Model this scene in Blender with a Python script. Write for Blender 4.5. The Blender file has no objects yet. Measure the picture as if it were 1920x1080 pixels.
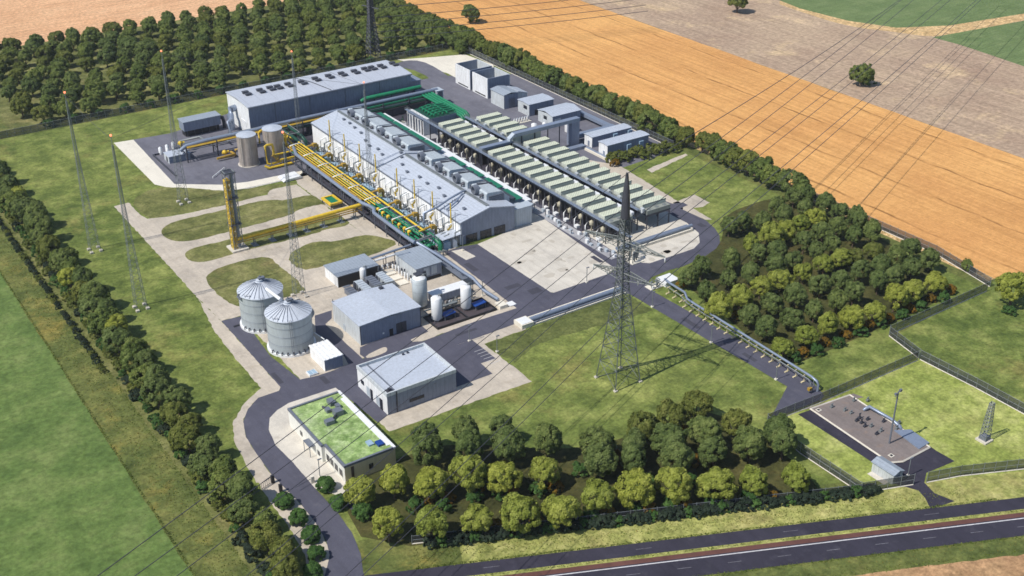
import bpy, math, random
import numpy as np
from mathutils import Vector, Matrix
R = math.radians
random.seed(7)
sc = bpy.context.scene
col = sc.collection

# ------------------------------------------------------------------ camera, sky, sun, exposure
CAMZ = 170.0
FPX, PITCH, YAW, ROLL = 2225.0, R(28.37), R(33.85), R(-0.34)
fwd = Vector((math.sin(YAW)*math.cos(PITCH), math.cos(YAW)*math.cos(PITCH), -math.sin(PITCH)))
rgt = Vector((math.cos(YAW), -math.sin(YAW), 0))
upv = rgt.cross(fwd)
r2 = math.cos(ROLL)*rgt + math.sin(ROLL)*upv
u2 = -math.sin(ROLL)*rgt + math.cos(ROLL)*upv
cam = bpy.data.cameras.new('camera')
cam.sensor_width = 36; cam.lens = FPX/1920*36; cam.clip_start = 1; cam.clip_end = 8000
camo = bpy.data.objects.new('camera', cam); col.objects.link(camo)
camo.matrix_world = Matrix(((r2.x, u2.x, -fwd.x, 0), (r2.y, u2.y, -fwd.y, 0), (r2.z, u2.z, -fwd.z, CAMZ), (0, 0, 0, 1)))
sc.camera = camo
SUN_EL = R(52)
world = bpy.data.worlds.new('World'); sc.world = world; world.use_nodes = True
wn = world.node_tree
sky = wn.nodes.new('ShaderNodeTexSky'); sky.sky_type = 'NISHITA'; sky.sun_disc = False
sky.sun_elevation = SUN_EL; sky.sun_rotation = R(-90)
sky.air_density = 1.0; sky.dust_density = 0.6; sky.ozone_density = 2.0
wn.links.new(sky.outputs[0], wn.nodes['Background'].inputs[0])
wn.nodes['Background'].inputs[1].default_value = 0.115
sl = bpy.data.lights.new('sun', 'SUN'); sl.energy = 4.8; sl.angle = R(0.5); sl.color = (1.0, 0.95, 0.87)
so = bpy.data.objects.new('sun', sl); col.objects.link(so)
so.rotation_euler = Vector((math.cos(SUN_EL), -0.03, -math.sin(SUN_EL))).to_track_quat('-Z', 'Y').to_euler()
sc.view_settings.view_transform = 'Standard'; sc.view_settings.look = 'None'
sc.view_settings.exposure = 0.0; sc.view_settings.gamma = 1.0
sc.cycles.filter_width = 1.6; sc.cycles.volume_bounces = 0; sc.cycles.max_bounces = 6; sc.cycles.transparent_max_bounces = 12

def P(px, py, z=0.0):
    """a survey point: where the sight line through a spot of the photograph meets the level z"""
    d = fwd + r2*((px-960)/FPX) - u2*((py-540)/FPX)
    t = (z-CAMZ)/d.z
    return (d.x*t, d.y*t)

# ------------------------------------------------------------------ materials
def srgb(r, g, b):
    f = lambda c: (c/255/12.92) if c/255 <= .04045 else ((c/255+.055)/1.055)**2.4
    return (f(r), f(g), f(b), 1)
MATS = {}
def newmat(name):
    m = bpy.data.materials.new(name); m.use_nodes = True
    nt = m.node_tree; b = nt.nodes['Principled BSDF']
    return m, nt, b
def node(nt, t, **kw):
    n = nt.nodes.new(t)
    for k, v in kw.items(): setattr(n, k, v)
    return n
def noise(nt, vec, scale, detail=3, rough=.55, stretch=None, rot=0):
    if stretch or rot:
        mp = node(nt, 'ShaderNodeMapping'); mp.inputs['Scale'].default_value = stretch or (1, 1, 1)
        mp.inputs['Rotation'].default_value = (0, 0, rot)
        nt.links.new(vec, mp.inputs['Vector']); vec = mp.outputs[0]
    n = node(nt, 'ShaderNodeTexNoise'); n.inputs['Scale'].default_value = scale
    n.inputs['Detail'].default_value = detail; n.inputs['Roughness'].default_value = rough
    nt.links.new(vec, n.inputs['Vector']); return n.outputs['Fac']
def ramp(nt, fac, stops):
    r = node(nt, 'ShaderNodeValToRGB'); e = r.color_ramp.elements
    while len(e) < len(stops): e.new(.5)
    for i, (p, c) in enumerate(stops): e[i].position = p; e[i].color = c
    nt.links.new(fac, r.inputs[0]); return r.outputs[0]
def mixc(nt, fac, a, b, mode='MIX'):
    m = node(nt, 'ShaderNodeMix', data_type='RGBA', blend_type=mode)
    for s, v in ((m.inputs[0], fac), (m.inputs[6], a), (m.inputs[7], b)):
        if isinstance(v, (int, float)): s.default_value = v
        elif isinstance(v, tuple): s.default_value = v
        else: nt.links.new(v, s)
    return m.outputs[2]
def sc_(c, k): return (c[0]*k, c[1]*k, c[2]*k, 1)
def pos(nt): return node(nt, 'ShaderNodeNewGeometry').outputs['Position']

def solid(name, c, rough=.6, metal=0.0, var=.10, scale=.35, seam=None, grime=.12, emit=None):
    """paint, cladding, metal: base colour with weathering; seam = (axis 'x'|'y'|'xy'|'z', period) for panel joints"""
    m, nt, b = newmat(name)
    p = pos(nt)
    n1 = noise(nt, p, scale, 4)
    c0 = ramp(nt, n1, [(.25, sc_(c, 1-var)), (.75, sc_(c, 1+var))])
    n2 = noise(nt, p, 1.3, 5, .7, (1, 1, .25))
    g = ramp(nt, n2, [(.35, (1-grime, 1-grime*1.05, 1-grime*1.15, 1)), (.6, (1, 1, 1, 1))])
    c0 = mixc(nt, 1.0, c0, g, 'MULTIPLY')
    if seam:
        sp = node(nt, 'ShaderNodeSeparateXYZ'); nt.links.new(p, sp.inputs[0])
        if seam[0] == 'xy':
            a = node(nt, 'ShaderNodeMath', operation='ADD'); nt.links.new(sp.outputs[0], a.inputs[0]); nt.links.new(sp.outputs[1], a.inputs[1]); v = a.outputs[0]
        else: v = sp.outputs['xyz'.index(seam[0])]
        d = node(nt, 'ShaderNodeMath', operation='DIVIDE'); nt.links.new(v, d.inputs[0]); d.inputs[1].default_value = seam[1]
        f = node(nt, 'ShaderNodeMath', operation='FRACT'); nt.links.new(d.outputs[0], f.inputs[0])
        k = seam[2] if len(seam) > 2 else .14
        s = ramp(nt, f.outputs[0], [(0, (.72, .72, .74, 1)), (k, (.72, .72, .74, 1)), (k+.02, (1, 1, 1, 1))])
        c0 = mixc(nt, 1.0, c0, s, 'MULTIPLY')
    nt.links.new(c0, b.inputs['Base Color'])
    b.inputs['Roughness'].default_value = rough; b.inputs['Metallic'].default_value = metal
    if emit: b.inputs['Emission Color'].default_value = emit[0]; b.inputs['Emission Strength'].default_value = emit[1]
    MATS[name] = m; return m

def turf(name, cols, big=.02, mid=.11, fine=1.1, dry=None, dryfac=.0, rows=None, bump=.25, con=.34):
    """grass, crop and stubble: patches, clumps and blades of different tone"""
    m, nt, b = newmat(name); p = pos(nt)
    a = noise(nt, p, big, 5, .62); f = noise(nt, p, mid, 5, .65); g = noise(nt, p, fine, 3, .7)
    c1 = ramp(nt, a, [(.34, cols[0]), (.5, cols[1]), (.66, cols[2])])
    c2 = ramp(nt, f, [(.33, cols[3]), (.5, cols[1]), (.67, cols[4])])
    c = mixc(nt, .6, c1, c2)
    if dry:
        q = noise(nt, p, .045, 6, .7)
        mk = ramp(nt, q, [(.55, (0, 0, 0, 1)), (.68, (dryfac, dryfac, dryfac, 1))])
        c = mixc(nt, mk, c, dry)
    if rows:
        rr = noise(nt, p, 1.0, 3, .6, rows)
        rc = ramp(nt, rr, [(.3, (.8, .8, .8, 1)), (.7, (1.14, 1.14, 1.14, 1))])
        c = mixc(nt, 1.0, c, rc, 'MULTIPLY')
    h = noise(nt, p, .3, 5, .75)
    c = mixc(nt, 1.0, c, ramp(nt, h, [(.33, (1-con, 1-con*.95, 1-con, 1)), (.67, (1+con, 1+con*.95, 1+con, 1))]), 'MULTIPLY')
    gg = ramp(nt, g, [(.3, (.7, .7, .68, 1)), (.7, (1.27, 1.27, 1.25, 1))])
    c = mixc(nt, 1.0, c, gg, 'MULTIPLY')
    nt.links.new(c, b.inputs['Base Color']); b.inputs['Roughness'].default_value = .95
    b.inputs['Specular IOR Level'].default_value = .15
    bp = node(nt, 'ShaderNodeBump'); bp.inputs['Strength'].default_value = bump; bp.inputs['Distance'].default_value = .5
    nt.links.new(g, bp.inputs['Height']); nt.links.new(bp.outputs[0], b.inputs['Normal'])
    MATS[name] = m; return m

def paving(name, c, var=.12, spot=None, rough=.85, fine=3.0):
    m, nt, b = newmat(name); p = pos(nt)
    a = noise(nt, p, .09, 6, .65); f = noise(nt, p, fine, 3, .7); w = noise(nt, p, .35, 5, .6)
    c0 = ramp(nt, a, [(.3, sc_(c, 1-var)), (.7, sc_(c, 1+var))])
    c0 = mixc(nt, 1.0, c0, ramp(nt, f, [(.3, (.9, .9, .9, 1)), (.7, (1.09, 1.09, 1.09, 1))]), 'MULTIPLY')
    if spot: c0 = mixc(nt, ramp(nt, w, [(.55, (0, 0, 0, 1)), (.72, (.6, .6, .6, 1))]), c0, spot)
    st = noise(nt, p, 1.0, 4, .7, (.5, .06, 1), R(8)); s2 = noise(nt, p, .05, 5, .75)
    c0 = mixc(nt, 1.0, c0, ramp(nt, st, [(.3, (1-var, 1-var, 1-var, 1)), (.5, (1, 1, 1, 1)), (.72, (1+var*.7, 1+var*.7, 1+var*.6, 1))]), 'MULTIPLY')
    c0 = mixc(nt, 1.0, c0, ramp(nt, s2, [(.36, (1-var*1.3, 1-var*1.3, 1-var*1.2, 1)), (.46, (1, 1, 1, 1))]), 'MULTIPLY')
    nt.links.new(c0, b.inputs['Base Color']); b.inputs['Roughness'].default_value = rough
    b.inputs['Specular IOR Level'].default_value = .25
    MATS[name] = m; return m

G = lambda *v: [srgb(*x) for x in v]
turf('lawn', G((78, 94, 44), (104, 116, 58), (130, 136, 74), (60, 76, 36), (148, 152, 88)), dry=srgb(134, 124, 74), dryfac=.55)
turf('plot grass', G((82, 90, 48), (104, 107, 62), (128, 126, 80), (66, 76, 38), (144, 140, 94)), dry=srgb(132, 120, 82), dryfac=.6)
turf('bright lawn', G((108, 122, 56), (138, 148, 76), (168, 172, 102), (90, 106, 46), (182, 182, 118)), dry=srgb(160, 156, 96), dryfac=.5)
turf('meadow', G((76, 88, 46), (94, 102, 54), (112, 114, 64), (62, 76, 38), (128, 124, 72)), dry=srgb(148, 130, 66), dryfac=.6)
turf('dark lawn', G((72, 82, 44), (86, 94, 52), (98, 104, 58), (62, 72, 38), (108, 112, 64)), dry=srgb(104, 100, 62), dryfac=.5)
turf('verge', G((124, 128, 70), (150, 152, 88), (170, 166, 104), (104, 112, 58), (182, 176, 118)), mid=.25, dry=srgb(156, 142, 96), dryfac=.6)
turf('crop', con=.16, cols=G((76, 98, 50), (94, 114, 60), (116, 131, 76), (66, 88, 44), (124, 136, 82)), big=.015, mid=.08, fine=.7)
turf('far crop', con=.05, cols=G((94, 112, 70), (104, 122, 78), (120, 136, 90), (90, 110, 68), (122, 136, 92)), big=.01, rows=(.05, .9, 1))
turf('far soil', con=.05, cols=G((154, 130, 112), (168, 146, 126), (186, 164, 138), (156, 132, 114), (180, 158, 134)), big=.008, mid=.03, fine=.5, dry=srgb(210, 184, 146), dryfac=.7, rows=(.6, .02, 1))
turf('pink stubble', con=.05, cols=G((200, 156, 118), (210, 166, 128), (218, 176, 138), (196, 150, 112), (218, 178, 140)), big=.01, mid=.06, fine=.6, rows=(.03, .5, 1), bump=.1)
turf('brown stubble', G((150, 118, 88), (166, 132, 98), (178, 142, 106), (146, 112, 84), (184, 150, 112)), fine=.9)
turf('track', G((178, 148, 104), (192, 162, 118), (204, 176, 132), (170, 140, 98), (208, 180, 136)), fine=.6)
def golden():
    m, nt, b = newmat('golden stubble'); p = pos(nt)
    a = noise(nt, p, .012, 5); f = noise(nt, p, .4, 4, .7); r_ = noise(nt, p, 1.0, 4, .65, (.55, .012, 1)); g = noise(nt, p, 1.0, 3, .8)
    c = ramp(nt, a, [(.3, srgb(202, 150, 92)), (.7, srgb(219, 170, 106))])
    c = mixc(nt, 1.0, c, ramp(nt, f, [(.3, (.86, .84, .82, 1)), (.7, (1.1, 1.1, 1.12, 1))]), 'MULTIPLY')
    c = mixc(nt, 1.0, c, ramp(nt, r_, [(.3, (.8, .78, .76, 1)), (.7, (1.14, 1.14, 1.16, 1))]), 'MULTIPLY')
    c = mixc(nt, 1.0, c, ramp(nt, g, [(.3, (.85, .85, .85, 1)), (.7, (1.12, 1.12, 1.12, 1))]), 'MULTIPLY')
    # tractor lines
    w = noise(nt, p, .05, 2, .5); sp = node(nt, 'ShaderNodeSeparateXYZ'); nt.links.new(p, sp.inputs[0])
    ma = node(nt, 'ShaderNodeMath', operation='MULTIPLY_ADD'); nt.links.new(w, ma.inputs[0]); ma.inputs[1].default_value = 5.0; nt.links.new(sp.outputs[0], ma.inputs[2])
    dv = node(nt, 'ShaderNodeMath', operation='DIVIDE'); nt.links.new(ma.outputs[0], dv.inputs[0]); dv.inputs[1].default_value = 24.0
    fr = node(nt, 'ShaderNodeMath', operation='FRACT'); nt.links.new(dv.outputs[0], fr.inputs[0])
    brk = noise(nt, p, .06, 3, .6)
    ln = ramp(nt, fr.outputs[0], [(0, (.5, .47, .46, 1)), (.03, (.5, .47, .46, 1)), (.055, (1, 1, 1, 1))])
    ln = mixc(nt, ramp(nt, brk, [(.4, (0, 0, 0, 1)), (.62, (1, 1, 1, 1))]), ln, (.92, .9, .9, 1))
    c = mixc(nt, 1.0, c, ln, 'MULTIPLY')
    nt.links.new(c, b.inputs['Base Color']); b.inputs['Roughness'].default_value = .95; b.inputs['Specular IOR Level'].default_value = .1
    MATS['golden stubble'] = m
golden()
paving('asphalt', srgb(80, 80, 93), .12, srgb(95, 94, 104))
paving('dark asphalt', srgb(53, 51, 63), .16, srgb(70, 68, 78))
paving('yard asphalt', srgb(104, 104, 114), .14, srgb(124, 122, 128))
paving('concrete', srgb(197, 191, 180), .10, srgb(170, 162, 150))
paving('floor grey', srgb(158, 158, 162), .14, srgb(134, 132, 134))
paving('shade floor p', srgb(64, 62, 72), .2, srgb(84, 80, 86))
paving('gravel', srgb(184, 174, 160), .13, srgb(158, 146, 128), fine=1.2)
paving('pad gravel', srgb(122, 113, 110), .12, srgb(138, 118, 104), fine=1.5)
paving('pale concrete', srgb(216, 210, 196), .05, srgb(196, 190, 176))
paving('red earth', srgb(98, 66, 60), .15, srgb(78, 58, 50))
solid('worn line', srgb(136, 136, 146), .8, grime=.5)
solid('white line', srgb(200, 200, 204), .7, grime=.3)
solid('roof sheet', srgb(182, 190, 203), .45, 0.0, .04, .08, ('x', 1.2, .08), grime=.16)
solid('roof sheet long', srgb(182, 188, 200), .45, 0.0, .05, .08, ('x', 6.0, .02), grime=.16)
solid('roof grey', srgb(150, 160, 172), .5, 0, .05, .1, ('x', 1.0, .1), grime=.16)
solid('roof membrane', srgb(180, 188, 201), .6, 0, .05, .12, grime=.16)
solid('white cladding', srgb(232, 234, 236), .5, 0, .04, .2, ('xy', 1.5, .05), grime=.2)
solid('pale cladding', srgb(196, 202, 206), .5, 0, .04, .2, ('xy', 1.2, .07), grime=.2)
solid('grey shade cladding', srgb(128, 138, 158), .5, 0, .05, .2, ('xy', 1.2, .07), grime=.2)  # grey that also paints the shade on walls facing away from the sun
solid('pale panel', srgb(176, 186, 196), .5, 0, .06, .3, ('xy', .9, .1))
solid('cream wall', srgb(212, 198, 160), .8, 0, .04)
solid('white wall', srgb(222, 222, 214), .7, 0, .03)
solid('white paint', srgb(226, 228, 230), .4, 0, .03)
solid('tank steel', srgb(172, 180, 184), .5, 0, .05, .25, ('z', 2.75, .03))
solid('tank roof', srgb(190, 197, 208), .45, .0, .05)
solid('tank rib', srgb(120, 128, 142), .45, .3)
solid('motor cream', srgb(188, 182, 160), .6, 0, .12, .8, grime=.35)
solid('beige steel', srgb(168, 158, 150), .5, 0, .08, .4, ('xy', .8, .12), grime=.25)
solid('grey steel', srgb(120, 126, 138), .5, .3)
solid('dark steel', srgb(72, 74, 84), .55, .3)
solid('black', srgb(34, 34, 40), .6)
solid('galvanised', srgb(122, 128, 130), .5, .1, .12)
solid('weathered steel', srgb(94, 101, 100), .55, .1, .12)
solid('pipe grey', srgb(138, 150, 170), .4, .3, .06)
solid('yellow', srgb(222, 188, 52), .5, 0, .12, 1.0, grime=.25)
solid('ochre', srgb(168, 136, 50), .5, 0, .15, .8)
solid('green pipe', srgb(20, 124, 86), .5, 0, .16, 1.0, grime=.3)
solid('deep green', srgb(16, 74, 58), .55, 0, .2, 1.0, grime=.35)
solid('mid green', srgb(24, 116, 88), .5, 0, .2, 1.2, grime=.3)
solid('intake grey', srgb(176, 186, 194), .55, 0, .06, .4, grime=.22)
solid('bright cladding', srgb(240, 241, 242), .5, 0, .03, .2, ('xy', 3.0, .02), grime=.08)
solid('blue', srgb(28, 66, 140), .4)
solid('pale blue', srgb(150, 176, 196), .45, 0, .1, 1.0)
solid('dark floor', srgb(70, 62, 66), .8, 0, .2, .5)
solid('glass', srgb(30, 36, 48), .12, 0, .1)
solid('shade grey', srgb(138, 143, 136), .7, 0, .1, .8)  # darker fin tone, shade painted onto the top-lit ledges
solid('fin', srgb(196, 202, 190), .6, 0, .06, .8, ('x', .55, .2))
def fan_deck():
    m, nt, b = newmat('fan deck'); p = pos(nt)
    ck = node(nt, 'ShaderNodeTexChecker'); ck.inputs['Scale'].default_value = 1.9
    ck.inputs['Color1'].default_value = srgb(206, 210, 188); ck.inputs['Color2'].default_value = srgb(176, 182, 162)
    nt.links.new(p, ck.inputs['Vector'])
    n = noise(nt, p, .8, 3)
    c = mixc(nt, 1.0, ck.outputs[0], ramp(nt, n, [(.3, (.9, .9, .9, 1)), (.7, (1.06, 1.06, 1.06, 1))]), 'MULTIPLY')
    nt.links.new(c, b.inputs['Base Color']); b.inputs['Roughness'].default_value = .6
    MATS['fan deck'] = m
fan_deck()
turf('sedum', G((118, 144, 84), (138, 162, 102), (160, 180, 124), (104, 134, 74), (176, 192, 144)), big=.15, mid=.45, fine=2.0, dry=srgb(186, 196, 162), dryfac=.8)
solid('lamp red', (1, .3, .12, 1), .4, emit=((1.0, .22, .12, 1), 2.0))
def mesh_panel():
    m, nt, b = newmat('wire mesh'); p = pos(nt)
    b.inputs['Base Color'].default_value = srgb(70, 72, 78); b.inputs['Roughness'].default_value = .6; b.inputs['Metallic'].default_value = .3
    b.inputs['Alpha'].default_value = .72
    MATS['wire mesh'] = m
mesh_panel()
def leafmat(name, a, b_, c):
    m, nt, b = newmat(name)
    g = node(nt, 'ShaderNodeNewGeometry'); oi = node(nt, 'ShaderNodeObjectInfo')
    tc = node(nt, 'ShaderNodeTexCoord')
    n = noise(nt, tc.outputs['Object'], .55, 2)
    c0 = ramp(nt, n, [(.32, a), (.5, b_), (.68, c)])
    c0 = mixc(nt, 1.0, c0, ramp(nt, g.outputs['Random Per Island'], [(0, (.78, .8, .74, 1)), (1, (1.22, 1.2, 1.22, 1))]), 'MULTIPLY')
    c0 = mixc(nt, 1.0, c0, ramp(nt, oi.outputs['Random'], [(0, (.78, .84, .8, 1)), (.5, (1, 1, 1, 1)), (1, (1.12, 1.09, 1.0, 1))]), 'MULTIPLY')
    nt.links.new(c0, b.inputs['Base Color']); b.inputs['Roughness'].default_value = .75
    b.inputs['Specular IOR Level'].default_value = .15
    tl = node(nt, 'ShaderNodeBsdfTranslucent'); nt.links.new(c0, tl.inputs['Color'])
    mx = node(nt, 'ShaderNodeMixShader'); mx.inputs[0].default_value = .4
    nt.links.new(b.outputs[0], mx.inputs[1]); nt.links.new(tl.outputs[0], mx.inputs[2])
    nt.links.new(mx.outputs[0], nt.nodes['Material Output'].inputs['Surface'])
    MATS[name] = m
leafmat('leaf yellow', srgb(122, 132, 54), srgb(150, 158, 72), srgb(172, 178, 92))
leafmat('leaf dark', srgb(88, 104, 58), srgb(110, 125, 70), srgb(132, 144, 88))
leafmat('leaf olive', srgb(92, 102, 48), srgb(114, 122, 60), srgb(136, 140, 76))
leafmat('leaf mid', srgb(90, 106, 54), srgb(114, 128, 66), srgb(138, 148, 84))
leafmat('leaf bush', srgb(66, 98, 50), srgb(84, 116, 60), srgb(102, 132, 74))
leafmat('leaf orange', srgb(112, 92, 36), srgb(138, 106, 38), srgb(122, 114, 46))
leafmat('leaf hedge', srgb(48, 60, 50), srgb(60, 74, 60), srgb(72, 88, 70))
leafmat('leaf grass', srgb(84, 102, 42), srgb(106, 122, 54), srgb(132, 140, 70))
leafmat('leaf dry', srgb(126, 122, 64), srgb(148, 142, 84), srgb(140, 118, 58))
solid('bark', srgb(88, 74, 60), .9)

# ------------------------------------------------------------------ mesh builder
class MB:
    def __init__(s): s.v = []; s.f = []; s.m = []; s.s = []
    def face(s, pts, m=0, smooth=False):
        i = len(s.v); s.v += [tuple(p) for p in pts]; s.f.append(tuple(range(i, i+len(pts)))); s.m.append(m); s.s.append(smooth)
    def box(s, x0, x1, y0, y1, z0, z1, m=0):
        i = len(s.v)
        s.v += [(x0, y0, z0), (x1, y0, z0), (x1, y1, z0), (x0, y1, z0), (x0, y0, z1), (x1, y0, z1), (x1, y1, z1), (x0, y1, z1)]
        for q in ((0, 3, 2, 1), (4, 5, 6, 7), (0, 1, 5, 4), (1, 2, 6, 5), (2, 3, 7, 6), (3, 0, 4, 7)):
            s.f.append(tuple(i+k for k in q)); s.m.append(m); s.s.append(False)
        return s
    def prism(s, poly, z0, z1, m=0, side=None):
        n = len(poly); i = len(s.v)
        ar = sum(poly[k][0]*poly[(k+1) % n][1]-poly[(k+1) % n][0]*poly[k][1] for k in range(n))
        if ar < 0: poly = poly[::-1]
        s.v += [(x, y, z0) for x, y in poly] + [(x, y, z1) for x, y in poly]
        s.f.append(tuple(range(i+n-1, i-1, -1))); s.m.append(m); s.s.append(False)
        s.f.append(tuple(range(i+n, i+2*n))); s.m.append(m); s.s.append(False)
        for k in range(n):
            s.f.append((i+k, i+(k+1) % n, i+n+(k+1) % n, i+n+k)); s.m.append(m if side is None else side); s.s.append(False)
        return s
    def xprism(s, prof, x0, x1, m=0):
        """profile of (y, z) swept along x"""
        n = len(prof); i = len(s.v)
        s.v += [(x0, y, z) for y, z in prof] + [(x1, y, z) for y, z in prof]
        s.f.append(tuple(range(i, i+n))); s.f.append(tuple(range(i+2*n-1, i+n-1, -1)))
        for k in range(n): s.f.append((i+k, i+n+k, i+n+(k+1) % n, i+(k+1) % n))
        s.m += [m]*(n+2); s.s += [False]*(n+2); return s
    def yprism(s, prof, y0, y1, m=0):
        n = len(prof); i = len(s.v)
        s.v += [(x, y0, z) for x, z in prof] + [(x, y1, z) for x, z in prof]
        s.f.append(tuple(range(i+n-1, i-1, -1))); s.f.append(tuple(range(i+n, i+2*n)))
        for k in range(n): s.f.append((i+k, i+(k+1) % n, i+n+(k+1) % n, i+n+k))
        s.m += [m]*(n+2); s.s += [False]*(n+2); return s
    def tube(s, pts, r, n=8, m=0, cap=True):
        pts = [Vector(p) for p in pts]; rings = []
        for k, p in enumerate(pts):
            a = (p-pts[k-1]).normalized() if k else (pts[1]-p).normalized()
            b = (pts[k+1]-p).normalized() if k < len(pts)-1 else a
            t = (a+b)
            t = t.normalized() if t.length > 1e-4 else a
            ref = Vector((0, 0, 1)) if abs(t.z) < .9 else Vector((1, 0, 0))
            u = t.cross(ref).normalized(); w = u.cross(t)
            rr = r[k] if isinstance(r, (list, tuple)) else r
            st = 1/max(.5, math.sqrt(max(.25, (1+a.dot(b))/2)))
            i = len(s.v)
            s.v += [tuple(p+(u*math.cos(2*math.pi*j/n)+w*math.sin(2*math.pi*j/n))*rr*st) for j in range(n)]
            rings.append(i)
        for a, b in zip(rings, rings[1:]):
            for j in range(n):
                s.f.append((a+j, a+(j+1) % n, b+(j+1) % n, b+j)); s.m.append(m); s.s.append(n > 4)
        if cap:
            for q, rev in ((rings[0], True), (rings[-1], False)):
                i = len(s.v); s.v += s.v[q:q+n]
                f = list(range(i, i+n)); s.f.append(tuple(f if rev else f[::-1])); s.m.append(m); s.s.append(False)
        return s
    def bar(s, a, b, w, m=0): return s.tube([a, b], w*.7071, 4, m)
    def lathe(s, x, y, prof, n=32, m=0, smooth=True):
        rings = []
        for r, z in prof:
            rings.append(len(s.v)); s.v += [(x+r*math.cos(2*math.pi*j/n), y+r*math.sin(2*math.pi*j/n), z) for j in range(n)]
        for a, b in zip(rings, rings[1:]):
            for j in range(n):
                s.f.append((a+j, a+(j+1) % n, b+(j+1) % n, b+j)); s.m.append(m); s.s.append(smooth)
        return s
    def disc(s, x, y, r, z, n=32, m=0): 
        s.face([(x+r*math.cos(2*math.pi*j/n), y+r*math.sin(2*math.pi*j/n), z) for j in range(n)], m); return s
    def cyl(s, x, y, r, z0, z1, n=24, m=0):
        s.lathe(x, y, [(r, z0), (r, z1)], n, m); s.disc(x, y, r, z1, n, m); return s
    def mesh(s, name, mats, org=(0, 0, 0)):
        me = bpy.data.meshes.new(name)
        v = np.array(s.v, dtype=float) - np.array(org, dtype=float)
        me.from_pydata(v.tolist(), [], s.f)
        for k in ([mats] if isinstance(mats, str) else mats): me.materials.append(MATS[k])
        me.polygons.foreach_set('material_index', s.m); me.polygons.foreach_set('use_smooth', s.s)
        me.update(); return me
    def build(s, name, mats, parent=None, loc=None):
        """link as ONE mesh object; world coordinates in, local to its thing out"""
        org = tuple(parent['org']) if parent is not None and 'org' in parent else (loc or (0, 0, 0))
        o = bpy.data.objects.new(name, s.mesh(name, mats, org)); col.objects.link(o)
        if parent is not None:
            o.parent = parent; o['org'] = org
        else: o.location = org; o['org'] = org
        return o
def tag(o, label, cat, group=None):
    o['label'] = label; o['category'] = cat
    if group: o['group'] = group
    return o
def thing(name, label, cat, loc, group=None):
    o = bpy.data.objects.new(name, None); col.objects.link(o); o.location = loc; o['org'] = tuple(loc); o.empty_display_size = .5
    return tag(o, label, cat, group)
def struct(o, kind='structure'): o['kind'] = kind; return o
def copy_tree(o, parent=None):
    c = o.copy(); col.objects.link(c)
    if parent is not None: c.parent = parent
    for ch in list(o.children): copy_tree(ch, c)
    return c
ORD = 'zeroth first second third fourth fifth sixth seventh eighth ninth tenth eleventh twelfth thirteenth fourteenth fifteenth sixteenth seventeenth eighteenth nineteenth twentieth'.split()
def nth(n):
    if n <= 20: return ORD[n]
    return '%d%s' % (n, {1: 'st', 2: 'nd', 3: 'rd'}.get(n % 10, 'th') if not 10 < n % 100 < 14 else 'th')
def chaikin(p, k=2, closed=True):
    for _ in range(k):
        q = []; n = len(p)
        for i in range(n if closed else n-1):
            a, b = p[i], p[(i+1) % n]
            q += [(a[0]*.75+b[0]*.25, a[1]*.75+b[1]*.25), (a[0]*.25+b[0]*.75, a[1]*.25+b[1]*.75)]
        if not closed: q = [p[0]]+q+[p[-1]]
        p = q
    return p
def sheet(name, poly, z, mat, smooth=0, kind='structure'):
    if smooth: poly = chaikin(poly, smooth)
    amp = {'gravel': .22, 'plot grass': .25, 'concrete': .04, 'asphalt': .05, 'lawn': .1, 'dark lawn': .5, 'bright lawn': .1, 'yard asphalt': .05, 'pale concrete': .04}.get(mat, 0)
    if amp:
        rr = random.Random(len(poly)*7+int(abs(poly[0][0]))); q = []
        for a, c in zip(poly, poly[1:]+poly[:1]):
            k = max(1, min(200, int(math.dist(a, c)/1.3)))
            for i in range(k):
                d = 0 if i == 0 else amp
                q.append((a[0]+(c[0]-a[0])*i/k+rr.uniform(-d, d), a[1]+(c[1]-a[1])*i/k+rr.uniform(-d, d)))
        poly = q
    n = len(poly)
    if sum(poly[k][0]*poly[(k+1) % n][1]-poly[(k+1) % n][0]*poly[k][1] for k in range(n)) < 0: poly = poly[::-1]
    b = MB(); b.face([(x, y, z) for x, y in poly]); o = b.build(name, mat); o['kind'] = kind; return o
def PX(*pts): return [P(x, y) for x, y in pts]
def Z(ox, oy, s): return lambda *pts: [P(ox+x/s, oy+y/s) for x, y in pts]

# ------------------------------------------------------------------ the ground, fields and roads
RO, RD, RN = (150.1, 134.6), (.911, -.412), (.412, .911)        # the public road's own axes
def RF(s, n): return (RO[0]+s*RD[0]+n*RN[0], RO[1]+s*RD[1]+n*RN[1])
def rstrip(name, n0, n1, z, mat, s0=-140, s1=260): return sheet(name, [RF(s0, n0), RF(s1, n0), RF(s1, n1), RF(s0, n1)], z, mat)
sheet('ground', [(-2500, -1500), (4000, -1500), (4000, 5000), (-2500, 5000)], 0, 'meadow')
def wob(a, b, n, amp, seed):
    rr = random.Random(seed); out = []
    for i in range(n+1):
        t = i/n; out.append((a[0]+(b[0]-a[0])*t+rr.uniform(-amp, amp), a[1]+(b[1]-a[1])*t+rr.uniform(-amp, amp)))
    return out
sheet('crop_field', [(-900, -100)] + wob((50, -100), (50, 1200), 300, .25, 1) + [(-900, 1200)], .02, 'crop')
sheet('stubble_field', wob((-600, 606), (292, 603), 200, .5, 2) + [(292, 2500), (-600, 2500)], .02, 'pink stubble')
sheet('harvested_field', wob((300, 183), (298, 2500), 300, .4, 3) + wob((391, 2500), (391, 150), 300, .3, 4) + [(330, 160)], .02, 'golden stubble')
sheet('bare_field', [(391, 100), (2500, 100), (2500, 2500), (391, 2500)], .016, 'far soil')
sheet('field_track', PX((1440, 0), (1500, 22), (1590, 50), (1680, 60), (1745, 70), (1800, 62), (1920, 38), (1990, 25), (1920, 10), (1600, -20)), .024, 'track', 2)
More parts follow.
